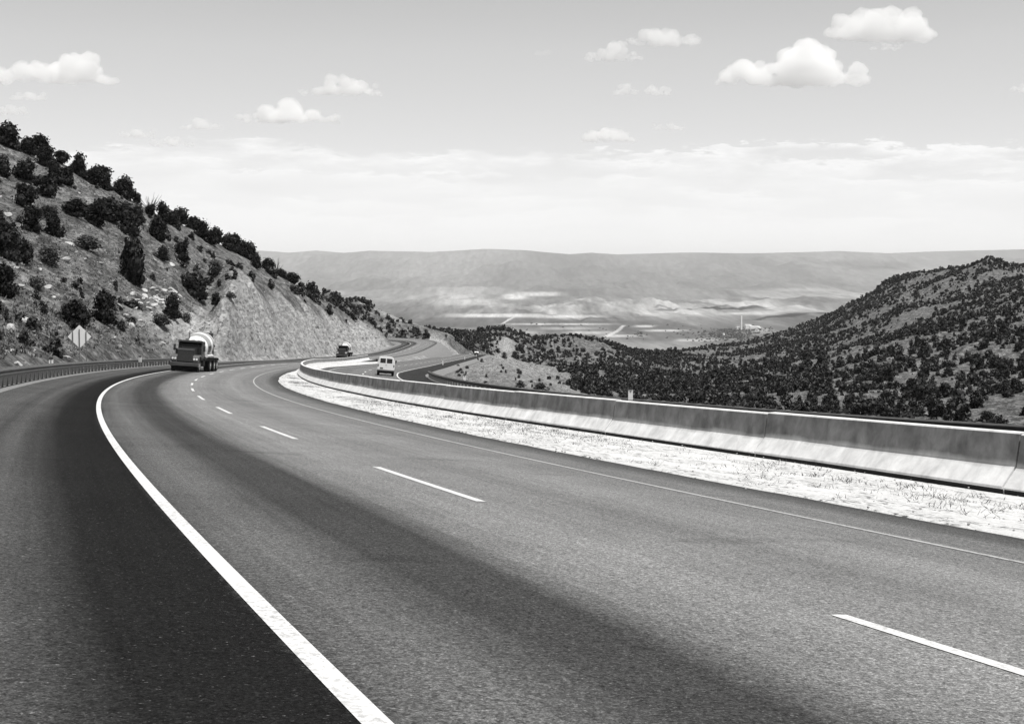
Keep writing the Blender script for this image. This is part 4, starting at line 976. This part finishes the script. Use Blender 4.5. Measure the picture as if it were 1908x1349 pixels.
def mixer(label):
    R = empty('mixer_truck'); tag(R, label, 'mixer truck', 'concrete mixer trucks climbing the grade')
    # chassis and bumper
    m = MB(); 
    for s in (-.45, .45): m.box(s - .06, s + .06, -5.9, 3.6, .72, 1.0)
    for y in (-5.3, -3.6, -2.0, -.4, 1.6): m.box(-.45, .45, y - .06, y + .06, .75, .95)
    m.box(-1.18, 1.18, -5.7, .9, .98, 1.12)
    m.build('chassis', mChassis, R)
    MB().prism([(4.0, .47), (4.14, .50), (4.16, .78), (4.02, .82), (3.86, .80), (3.86, .48)], -1.22, 1.22).build('bumper', mChrome, R, bevel=.03)
    MB().box(-1.12, 1.12, 3.5, 3.95, .10, .47).build('air_dam', mChassis, R)
    # hood, grille, cab
    MB().prism([(3.72, .86), (3.78, 1.86), (3.66, 1.96), (2.0, 2.10), (2.0, .86)], -.68, .68).build('hood', mPaintDk, R, bevel=.06)
    gr = MB().box(-.64, .64, 3.76, 3.82, .88, 1.84).build('grille', mGrille, R, bevel=.02)
    MB().prism([(3.74, 1.84), (3.86, 1.86), (3.84, 1.98), (3.70, 2.0)], -.70, 0).prism([(3.74, 1.84), (3.86, 1.86), (3.84, 1.98), (3.70, 2.0)], 0, .70).build('surround', mChrome, gr)
    sl = MB()
    for k in range(17): sl.box(-.60 + k * .075 - .01, -.60 + k * .075 + .01, 3.82, 3.85, .9, 1.82)
    sl.build('bars', mChrome, gr)
    cab = MB().prism([(2.05, 1.0), (2.08, 2.02), (1.86, 2.60), (1.55, 2.68), (.55, 2.68), (.45, 2.6), (.45, 1.0)], -1.02, 1.02).build('cab', mPaintDk, R, bevel=.06)
    MB().prism([(2.085, 2.08), (1.90, 2.54), (1.87, 2.53), (2.05, 2.06)], -.93, .93).build('windshield', mGlass, cab)
    for s in (-1, 1):
        MB().box(min(s * 1.015, s * 1.03), max(s * 1.015, s * 1.03), .85, 1.75, 2.0, 2.5).build('side_window', mGlass, cab)
        d_ = MB().box(min(s * 1.018, s * 1.028), max(s * 1.018, s * 1.028), .65, 1.95, 1.05, 1.96).build('door', mPaintDk, cab, bevel=.01)
        MB().box(min(s * 1.03, s * 1.05), max(s * 1.03, s * 1.05), .75, .9, 1.75, 1.79).build('door_handle', mChrome, cab)
    MB().prism([(2.0, 2.60), (2.16, 2.56), (2.12, 2.66), (1.8, 2.72)], -1.04, 1.04).build('sun_visor', mPaintDk, R)
    mk = MB()
    for k in (-.8, -.35, 0, .35, .8): mk.box(k - .05, k + .05, 1.5, 1.62, 2.70, 2.77)
    mk.build('marker_lamp', mLamp, R)
    hr = MB().tube([(.25, 1.1, 2.79), (.25, 1.9, 2.79)], [.03, .075], 10).tube([(.42, 1.2, 2.79), (.42, 1.8, 2.79)], [.03, .065], 10).build('horn', mChrome, R)
    # front fenders with paired headlights
    for s in (-1, 1):
        m = MB(); prof = [(4.0, .86), (4.0, 1.28), (3.8, 1.44), (3.3, 1.50), (2.75, 1.42), (2.45, 1.1), (2.55, 1.05), (2.85, 1.3), (3.3, 1.38), (3.7, 1.25), (3.85, .86)]
        x0, x1 = sorted((s * .66, s * 1.2)); fd = MB().prism(prof, x0, x1).build('fender', mGreyPaint, R, bevel=.03)
        pn = MB().box(x0 + .02, x1 - .02, 3.88, 3.99, .86, 1.28).build('fender_front', mGreyPaint, fd)
        for q in (.80, 1.02):
            lm_ = MB().tube([(s * q, 4.0, 1.13), (s * q, 4.05, 1.13)], .092, 16).build('headlight', mLamp, R)
            MB().tube([(s * q, 3.98, 1.13), (s * q, 4.02, 1.13)], .115, 16).build('bezel', mChrome, lm_)
        MB().tube([(s * 1.04, 2.2, 1.5), (s * 1.28, 2.25, 1.75), (s * 1.28, 2.25, 2.35), (s * 1.04, 1.9, 2.5)], .016, 6).build('mirror_bracket', mChrome, R)
        MB().box(s * 1.28 - .09, s * 1.28 + .09, 2.2, 2.26, 1.8, 2.3).build('mirror', mPaintDk, R, bevel=.01)
        wheel(R, s * 1.02, 3.3, .53, .30)
        for y in (-1.6, -3.6, -4.95): wheel(R, s * .96, y, .53, .54)
        m = MB().box(min(s * .62, s * 1.2), max(s * .62, s * 1.2), 1.0, 2.0, .55, 1.0).build('step', mChassis, R)
        MB().prism([(.5, 1.12), (.3, 1.22), (-5.4, 1.22), (-5.7, 1.02), (-5.4, 1.16), (.3, 1.16)], min(s * .66, s * 1.24), max(s * .66, s * 1.24)).build('rear_fender', mChassis, R)
    MB().tube([(-1.15, -2.4, 1.42), (-1.15, .1, 1.42)], [.12, .12], 12).tube([(-1.15, .1, 1.42), (-1.15, .18, 1.42)], [.16, .15], 12).tube([(-1.15, -2.48, 1.42), (-1.15, -2.4, 1.42)], [.15, .16], 12).build('water_tank', mTankW, R, smooth=False)
    MB().tube([(.98, 2.3, 1.35), (.98, 2.3, 1.95)], .19, 14).build('air_cleaner', mPaintDk, R)
    MB().tube([(.42, .35, 1.1), (.42, .35, 3.42), (.42, .30, 3.5)], .065, 12).build('exhaust_stack', mGalv, R)
    # drum: lathe about an axis rising to the rear
    prof = [(2.55, .30), (2.65, .66), (2.3, .90), (1.4, 1.08), (.4, 1.18), (-.9, 1.18), (-2.0, 1.05), (-3.2, .74), (-3.9, .52), (-3.92, .40)]
    n = 40; vs = []; fs = []
    for i, (a, r) in enumerate(prof):
        for k in range(n):
            t = 2 * math.pi * k / n; vs.append((r * math.sin(t), a, r * math.cos(t)))
    for i in range(len(prof) - 1):
        for k in range(n): fs.append((i * n + k, i * n + (k + 1) % n, (i + 1) * n + (k + 1) % n, (i + 1) * n + k))
    fs += [tuple(range(n)), tuple(range((len(prof) - 1) * n, len(prof) * n))[::-1]]
    dr = MB().add(vs, fs).build('drum', mDrum, R, smooth=True); dr.location = (0, -1.9, 2.25); dr.rotation_euler = (math.radians(-5), 0, 0)
    MB().prism([(-6.0, 2.95), (-5.4, 2.75), (-5.3, 3.4), (-6.2, 3.5)], -.5, .5).build('hopper', mPaintDk, R)
    MB().prism([(-5.9, 2.6), (-6.0, 2.6), (-6.6, 1.1), (-6.5, 1.05)], -.28, .28).build('chute', mGalv, R)
    m = MB(); 
    for s in (-.8, .8): m.tube([(s, -5.1, 1.1), (s * .8, -5.3, 2.7)], .07, 8)
    m.box(-.85, .85, -5.45, -5.3, 2.2, 2.4); m.box(-.7, .7, .45, .62, 1.1, 2.3); m.build('drum_support', mChassis, R)
    return R
def copy_tree(o, parent=None):
    c = o.copy(); COL.objects.link(c)
    if parent: c.parent = parent
    for ch in list(o.children): copy_tree(ch, c)
    return c
T1 = mixer('dark mixer truck with white-banded drum climbing toward the camera, nearest of the vehicles')
T2 = copy_tree(T1); T2['label'] = 'distant mixer truck with white drum top, half hidden behind the concrete barrier'
place(T1, A, 121.2, -2.1, -1, .10); place(T2, A, 293, -1.8, -1)

def van():
    R = empty('van'); tag(R, 'boxy white van with two rear windows, driving away on the lower carriageway', 'van')
    # cross-section lofted along the length
    sec = [(-.90, .50), (-.93, .80), (-.93, 1.22), (-.86, 1.55), (-.76, 1.90), (-.62, 2.0), (0, 2.05), (.62, 2.0), (.76, 1.90), (.86, 1.55), (.93, 1.22), (.93, .80), (.90, .50)]
    st = [(-2.36, .97, 1.), (-2.30, 1., 1.), (1.55, 1., 1.), (2.0, .98, .92), (2.28, .95, .60), (2.36, .92, .55)]
    vs, fs = [], []; k = len(sec)
    for y, sx_, sz_ in st:
        for x_, z_ in sec: vs.append((x_ * sx_, y, .5 + (z_ - .5) * sz_))
    for i in range(len(st) - 1):
        for j in range(k - 1): fs.append((i * k + j, i * k + j + 1, (i + 1) * k + j + 1, (i + 1) * k + j))
        fs.append((i * k + k - 1, i * k, (i + 1) * k, (i + 1) * k + k - 1))
    fs += [tuple(range(k)), tuple(range((len(st) - 1) * k, len(st) * k))[::-1]]
    body = MB().add(vs, fs).build('body', mCream, R, bevel=.03)
    for s in (-1, 1):
        x0, x1 = sorted((s * .09, s * .60))
        dr = MB().box(min(s * .02, s * .74), max(s * .02, s * .74), -2.376, -2.345, .64, 1.86).build('rear_door', mCream, R, bevel=.008)
        MB().box(x0, x1, -2.392, -2.37, 1.38, 1.80).build('window', mGlass, dr, bevel=.01)
        fr = MB().box(x0 - .03, x1 + .03, -2.384, -2.37, 1.35, 1.83).build('window_gasket', mChassis, dr)
        MB().box(s * .83 - .06, s * .83 + .06, -2.375, -2.33, .95, 1.20).build('tail_light', mTail, R, bevel=.01)
        mi = MB().box(min(s * .98, s * 1.14), max(s * .98, s * 1.14), 1.5, 1.56, 1.38, 1.66).build('mirror', mChassis, R, bevel=.02)
        MB().tube([(s * .86, 1.55, 1.4), (s * 1.02, 1.53, 1.5)], .015, 6).build('bracket', mChassis, mi)
        wheel(R, s * .78, -1.35, .34, .2); wheel(R, s * .78, 1.45, .34, .2)
        MB().box(min(s * .935, s * .945), max(s * .935, s * .945), -1.9, .3, 1.40, 1.78).build('side_window', mGlass, R) if False else None
        MB().box(s * .76 - .14, s * .76 + .14, -1.86, -1.84, .10, .48).build('mud_flap', mChassis, R)
    MB().prism([(-2.50, .50), (-2.36, .48), (-2.36, .66), (-2.48, .66)], -.92, .92).build('bumper', mChrome, R, bevel=.02)
    MB().box(-.62, -.30, -2.40, -2.378, .72, .87).build('number_plate', mTail, R)
    MB().box(-.04, .04, -2.41, -2.37, 1.10, 1.16).build('door_handle', mChassis, R)
    MB().box(-.86, .86, -2.2, 2.2, .30, .52).build('underbody', mChassis, R)
    MB().tube([(-.62, -1.35, .33), (-.3, -1.35, .36), (-.1, -1.35, .3), (.1, -1.35, .3), (.3, -1.35, .36), (.62, -1.35, .33)], [.07, .09, .06, .06, .09, .07], 10).build('axle', mRim, R)
    return R
VN = van(); place(VN, B, 97.5, 2.35, 1)

def sedan():
    R = empty('car'); tag(R, 'tiny pale car far down the straight of the lower carriageway', 'car')
    MB().prism([(-2.3, .35), (-2.32, .85), (-1.5, .95), (-.9, 1.38), (.5, 1.40), (1.1, .95), (2.2, .85), (2.3, .6), (2.28, .35)], -.88, .88).build('body', mCream, R, bevel=.06)
    MB().prism([(-1.46, .98), (-.95, 1.33), (-.93, 1.31), (-1.43, .96)], -.7, .7).build('rear_window', mGlass, R)
    MB().box(-.89, .89, -2.38, -2.28, .42, .56).build('bumper', mChrome, R, bevel=.02)
    for s in (-1, 1):
        MB().box(s * .68 - .14, s * .68 + .14, -2.34, -2.3, .62, .78).build('tail_light', mTail, R)
        wheel(R, s * .76, -1.35, .33, .2); wheel(R, s * .76, 1.4, .33, .2)
    return R
place(sedan(), B, 548, 1.9, 1)
# ------------------------------------------------------------------ the plant in the valley with its tall stack
fp = unpix(1381, 615.5, 9150); fz = valley_at(fp[0], fp[1])
fac = empty('factory', (fp[0], fp[1], fz)); tag(fac, 'distant factory with tall white smokestack on the valley floor', 'factory')
mFac = grey('factory_wall', .80, .9, var=.1, scale=.05)
top = unpix(1381, 588.5, 9150)[2] - fz
MB().tube([(0, 0, -30), (0, 0, top * .5), (0, 0, top)], [7.6, 6.2, 5.4], 16).build('smokestack', mFac, fac)
m = MB()
for x0, w_, h_, y0 in [(34, 40, 34, 20), (62, 30, 26, 0), (90, 44, 22, 30), (-26, 24, 20, 10), (120, 26, 16, -10)]: m.box(x0, x0 + w_, y0, y0 + 60, -30, h_)
m.build('plant_building', mFac, fac)
tp = unpix(1348.5, 629, 8300); tz = valley_at(tp[0], tp[1]); tk = empty('storage_tank', (tp[0], tp[1], tz)); tag(tk, 'tiny white round tank in the dark valley trees below the factory', 'tank')
MB().tube([(0, 0, -20), (0, 0, 14), (0, 0, 17)], [6.5, 6.5, 2], 16).build('shell', mWhite, tk)
# trees along the valley river and around the plant
def valley_trees():
    Vs, Fs, off = [], [], 0
    Q = [crown_geo(rg, 26, .22, 4, core=False) for _ in range(5)]
    spots = [(rg.normal(1365, 34), rg.normal(624, 5)) for _ in range(420)] + [(rg.uniform(1340, 1440), rg.normal(617, 1.5)) for _ in range(60)] + [(rg.uniform(880, 1330), rg.uniform(606, 640)) for _ in range(80)] + [(rg.normal(1190, 6), rg.normal(624, 2)) for _ in range(20)] \
        + []
    for a, b in spots:
        if b < 560: continue
        d_ = 398 * F / (b - YH); p = unpix(a, b, d_); zz = valley_at(p[0], p[1]); V, Fq = Q[rg.integers(5)]
        w_ = rg.uniform(6, 13); q = V * np.array([w_ * 1.5, w_ * 1.5, w_ * .75]) + np.array([p[0], p[1], zz - 1]); Vs.append(q); Fs.append(Fq + off); off += len(q)
    me = merge_mesh('valley_trees', np.concatenate(Vs), np.concatenate(Fs), mScrub); o = bpy.data.objects.new('valley_trees', me); COL.objects.link(o)
    tag(o, 'dark trees and thickets dotted over the valley floor', 'trees', None, 'stuff')
valley_trees()

# ------------------------------------------------------------------ haze in the air over the valley
hz = MB().box(-30000, 30000, -260, 47500, -640, 760).build('haze', None); tag(hz, 'thin pale haze in the air over the valley', 'haze', None, 'stuff')
m = bpy.data.materials.new('haze_air'); m.use_nodes = True; nt = m.node_tree; nt.nodes.clear()
pv = N(nt, 'ShaderNodeVolumePrincipled'); pv.inputs['Density'].default_value = HAZE; pv.inputs['Color'].default_value = (.98, .98, .98, 1); pv.inputs['Anisotropy'].default_value = .0
out = N(nt, 'ShaderNodeOutputMaterial'); L(nt, pv.outputs[0], out.inputs['Volume']); hz.data.materials.append(m)

# ------------------------------------------------------------------ cumulus clouds: lumpy bodies filled with scattering vapour
def cloud_mat(name, dens):
    m = bpy.data.materials.new(name); m.use_nodes = True; nt = m.node_tree; nt.nodes.clear()
    v = N(nt, 'ShaderNodeVolumePrincipled'); v.inputs['Density'].default_value = dens; v.inputs['Color'].default_value = (1, 1, 1, 1); v.inputs['Anisotropy'].default_value = .2
    o = N(nt, 'ShaderNodeOutputMaterial'); L(nt, v.outputs[0], o.inputs['Volume']); return m
mCloud = cloud_mat('cloud_vapour', CLOUD); mThin = cloud_mat('thin_cloud_vapour', CLOUD * .4)
def cloud(cx, base, w, h, lumps, label, d=None, thin=False, seed=0):
    """lumps: list of (x fraction, height fraction, radius fraction of h)"""
    r = random.Random(seed + int(cx)); d = d or 1750 / ((YH - base) / F)
    p0 = unpix(cx, base, d); W, H = w * d / F, h * d / F
    vs, fs, off = [], [], 0
    for (fx, fh) in lumps:
        n = 7
        for k in range(n):
            rad = H * fh * r.uniform(.20, .36); X = (fx + r.uniform(-.11, .11)) * W; Zc = max(rad * .5, H * fh * r.uniform(.12, .98) - rad); Y = r.uniform(-.30, .30) * W * .5
            v = I2[0] * rad * np.array([1.35, 1.35, 1]) + np.array([X, Y, Zc]); vs.append(v); fs.append(I2[1] + off); off += len(v)
    V = np.concatenate(vs); V[:, 2] = np.maximum(V[:, 2], H * .02 * r.random())
    o = mesh_obj('cloud', V, np.concatenate(fs), None); o.location = p0
    rm = o.modifiers.new('r', 'REMESH'); rm.mode = 'VOXEL'; rm.voxel_size = H / 26
    tx = bpy.data.textures.new('puff', 'CLOUDS'); tx.noise_scale = H * .30; tx.noise_depth = 4
    dm = o.modifiers.new('d', 'DISPLACE'); dm.texture = tx; dm.strength = H * .26; dm.mid_level = .55; dm.texture_coords = 'LOCAL'
    dg = bpy.context.evaluated_depsgraph_get(); me = bpy.data.meshes.new_from_object(o.evaluated_get(dg)); o.modifiers.clear(); o.data = me
    me.materials.clear(); me.materials.append(mThin if thin else mCloud)
    tag(o, label, 'cloud', 'fair weather clouds'); return o
CL = [
 (1634, 76, 186, 66, [(-.40, .6), (-.22, .95), (-.08, 1.0), (.14, .95), (.30, .95), (.42, .6)], 'big flat-based cumulus high at the right, topmost of the sky'),
 (1478, 158, 240, 90, [(-.46, .55), (-.36, .62), (-.2, .55), (-.06, .8), (.08, 1.0), (.2, .75), (.36, .40), (.46, .45)], 'largest cumulus with a piled-up dome and trailing wisp on its right'),
 (1236, 86, 130, 38, [(-.4, .5), (-.15, 1.), (.1, .95), (.38, .7)], 'oval cumulus in the upper middle right, upper of a pair'),
 (1144, 114, 96, 38, [(-.4, .5), (-.1, .8), (.08, 1.), (.36, .5)], 'small tufted cumulus in the upper middle right, lower of a pair'),
 (1204, 177, 96, 26, [(-.44, .9), (-.2, .5), (.1, 1.), (.36, .7)], 'little ragged cloud below the upper pair'),
 (1134, 265, 90, 32, [(-.35, 1.), (-.1, .9), (.2, .9), (.4, .7)], 'bright low cumulus touching the cloud bank in the middle'),
 (1244, 243, 62, 18, [(-.3, .8), (.1, 1.), (.36, .9)], 'small flat cloud just right of the bright low cumulus'),
 (108, 154, 216, 62, [(-.48, .7), (-.3, .75), (-.1, .75), (.1, 1.), (.22, .95), (.4, .5)], 'wide cumulus at the upper left above the hillside'),
 (56, 187, 76, 24, [(-.3, .7), (0, 1.), (.3, .7)], 'small cloud right under the wide upper-left cumulus'),
 (22, 213, 58, 20, [(-.3, .8), (0, 1.), (.3, .8)], 'small cloud at the left frame edge over the hilltop'),
 (634, 177, 156, 40, [(-.42, .3), (-.2, .8), (0, 1.), (.18, .9), (.4, .55)], 'domed cumulus left of the middle, upper of two'),
 (538, 230, 170, 48, [(-.42, .5), (-.2, .85), (.02, 1.), (.2, .7), (.4, .45)], 'domed cumulus left of the middle, lower of two'),
 (374, 242, 74, 30, [(-.35, .5), (0, 1.), (.3, .6)], 'faint tuft of cloud above the hillside crest, right of its neighbours'),
 (258, 257, 72, 22, [(-.3, .7), (0, 1.), (.3, .6)], 'faint cloud left of the tuft, leftmost of three'),
 (322, 273, 84, 22, [(-.3, .7), (0, 1.), (.3, .6)], 'faint flat cloud just under the tuft'),
 (1648, 94, 70, 14, [(-.3, .8), (0, 1.), (.3, .8)], 'thin scrap of cloud beneath the topmost cumulus'),
 (1900, 172, 40, 16, [(-.3, .8), (.1, 1.), (.4, .8)], 'small cloud cut off by the right frame edge'),
 (1012, 104, 32, 18, [(-.2, .8), (.2, 1.)], 'faint puff alone in the upper middle of the sky'),
]
for i, c in enumerate(CL):
    cloud(*c, thin=i in (17,), seed=i * 7)

# ------------------------------------------------------------------ sky, sun, camera
SUN_EL, SUN_AZ = math.radians(71), math.radians(135)          # azimuth clockwise from +Y
wd_ = bpy.data.worlds.new('World'); sc.world = wd_; wd_.use_nodes = True; nt = wd_.node_tree; nt.nodes.clear()
sk = N(nt, 'ShaderNodeTexSky', sky_type='NISHITA'); sk.sun_disc = False; sk.sun_elevation = SUN_EL; sk.sun_rotation = SUN_AZ; sk.altitude = 1200; sk.air_density = 1.0; sk.dust_density = 1.2; sk.ozone_density = 1
bw = N(nt, 'ShaderNodeSeparateColor'); L(nt, sk.outputs[0], bw.inputs[0])          # red channel only: keeps the overhead sky dark and its fill light low
tc = N(nt, 'ShaderNodeTexCoord'); sx = N(nt, 'ShaderNodeSeparateXYZ'); L(nt, tc.outputs['Generated'], sx.inputs[0])
el = sx.outputs[2]
# far banks of cloud lying along the horizon, drawn on a plane overhead so that they flatten with distance
az = math_n(nt, 'ARCTAN2', sx.outputs[0], sx.outputs[1])
cx_ = N(nt, 'ShaderNodeCombineXYZ'); L(nt, math_n(nt, 'MULTIPLY', az, 14.), cx_.inputs[0]); L(nt, math_n(nt, 'MULTIPLY', el, 60.), cx_.inputs[1])
msk = None
for k_, (b_, am_, sc_, fade, str_) in enumerate([(.0900, .040, 2.6, 90., 1.), (.0825, .034, 3.0, 80., .85), (.072, .030, 3.2, 70., .75), (.060, .026, 3.6, 60., .6), (.046, .024, 4.0, 50., .45)]):
    mv = N(nt, 'ShaderNodeMapping'); mv.inputs['Location'].default_value = (7.3 * k_, 3.1 * k_, 1.7 * k_); L(nt, cx_.outputs[0], mv.inputs['Vector'])
    n1 = noise(nt, mv.outputs[0], sc_, 9, .68, .1); n2 = noise(nt, mv.outputs[0], .42, 2, .5)
    d_ = math_n(nt, 'SUBTRACT', math_n(nt, 'ADD', b_, math_n(nt, 'ADD', math_n(nt, 'MULTIPLY', math_n(nt, 'SUBTRACT', n1, .5), am_), math_n(nt, 'MULTIPLY', math_n(nt, 'SUBTRACT', n2, .5), .034))), el)
    up_ = math_n(nt, 'MULTIPLY', d_, 300., clamp=True)
    dn_ = math_n(nt, 'EXPONENT', math_n(nt, 'MULTIPLY', math_n(nt, 'MAXIMUM', d_, 0.), -fade))
    gp = ramp(nt, noise(nt, mv.outputs[0], .8, 3, .5), [(.42, .03), (.58, 1.)])
    m_k = math_n(nt, 'MULTIPLY', math_n(nt, 'MULTIPLY', up_, dn_), math_n(nt, 'MULTIPLY', gp, str_))
    msk = m_k if msk is None else math_n(nt, 'MAXIMUM', msk, m_k)
lift = math_n(nt, 'MULTIPLY', math_n(nt, 'MULTIPLY', math_n(nt, 'POWER', bw.outputs[0], .55), 1.88), ramp(nt, el, [(.16, 1.), (.50, .42), (1., .30)]))      # film shoulder; elevation ramp added to dim the overhead sky's fill
cb = N(nt, 'ShaderNodeMix', data_type='FLOAT'); L(nt, msk, cb.inputs[0]); L(nt, lift, cb.inputs[2]); cb.inputs[3].default_value = BANK
bg = N(nt, 'ShaderNodeBackground'); bg.inputs['Strength'].default_value = SKY_S; L(nt, cb.outputs[0], bg.inputs['Color'])
wo = N(nt, 'ShaderNodeOutputWorld'); L(nt, bg.outputs[0], wo.inputs['Surface'])
sl = bpy.data.lights.new('sun', 'SUN'); sl.energy = SUN_S; sl.angle = math.radians(.5); sl.color = (1, .99, .97)
so = bpy.data.objects.new('sun', sl); COL.objects.link(so)
sd = Vector((math.sin(SUN_AZ) * math.cos(SUN_EL), math.cos(SUN_AZ) * math.cos(SUN_EL), math.sin(SUN_EL))); so.rotation_euler = sd.to_track_quat('Z', 'Y').to_euler(); so.location = (40, -20, 60)
cam = bpy.data.cameras.new('camera'); cam.sensor_width = 36; cam.lens = 36 * F / 1908; cam.clip_end = 120000; cam.clip_start = .2
cobj = bpy.data.objects.new('camera', cam); COL.objects.link(cobj); sc.camera = cobj
fw = Vector((0, CP, -SP)); r0 = Vector((1, 0, 0)); u0 = Vector((0, SP, CP))
rv = r0 * CR + u0 * SR; uv_ = u0 * CR - r0 * SR
cobj.matrix_world = Matrix(((rv.x, uv_.x, -fw.x, 0), (rv.y, uv_.y, -fw.y, 0), (rv.z, uv_.z, -fw.z, 0), (0, 0, 0, 1)))
sc.view_settings.view_transform = 'Standard'; sc.view_settings.look = 'None'; sc.view_settings.exposure = EXPO; sc.view_settings.gamma = 1
sc.render.engine = 'CYCLES'; sc.cycles.use_denoising = True
sc.cycles.volume_bounces = 20; sc.cycles.max_bounces = 24; sc.cycles.diffuse_bounces = 2; sc.cycles.glossy_bounces = 2
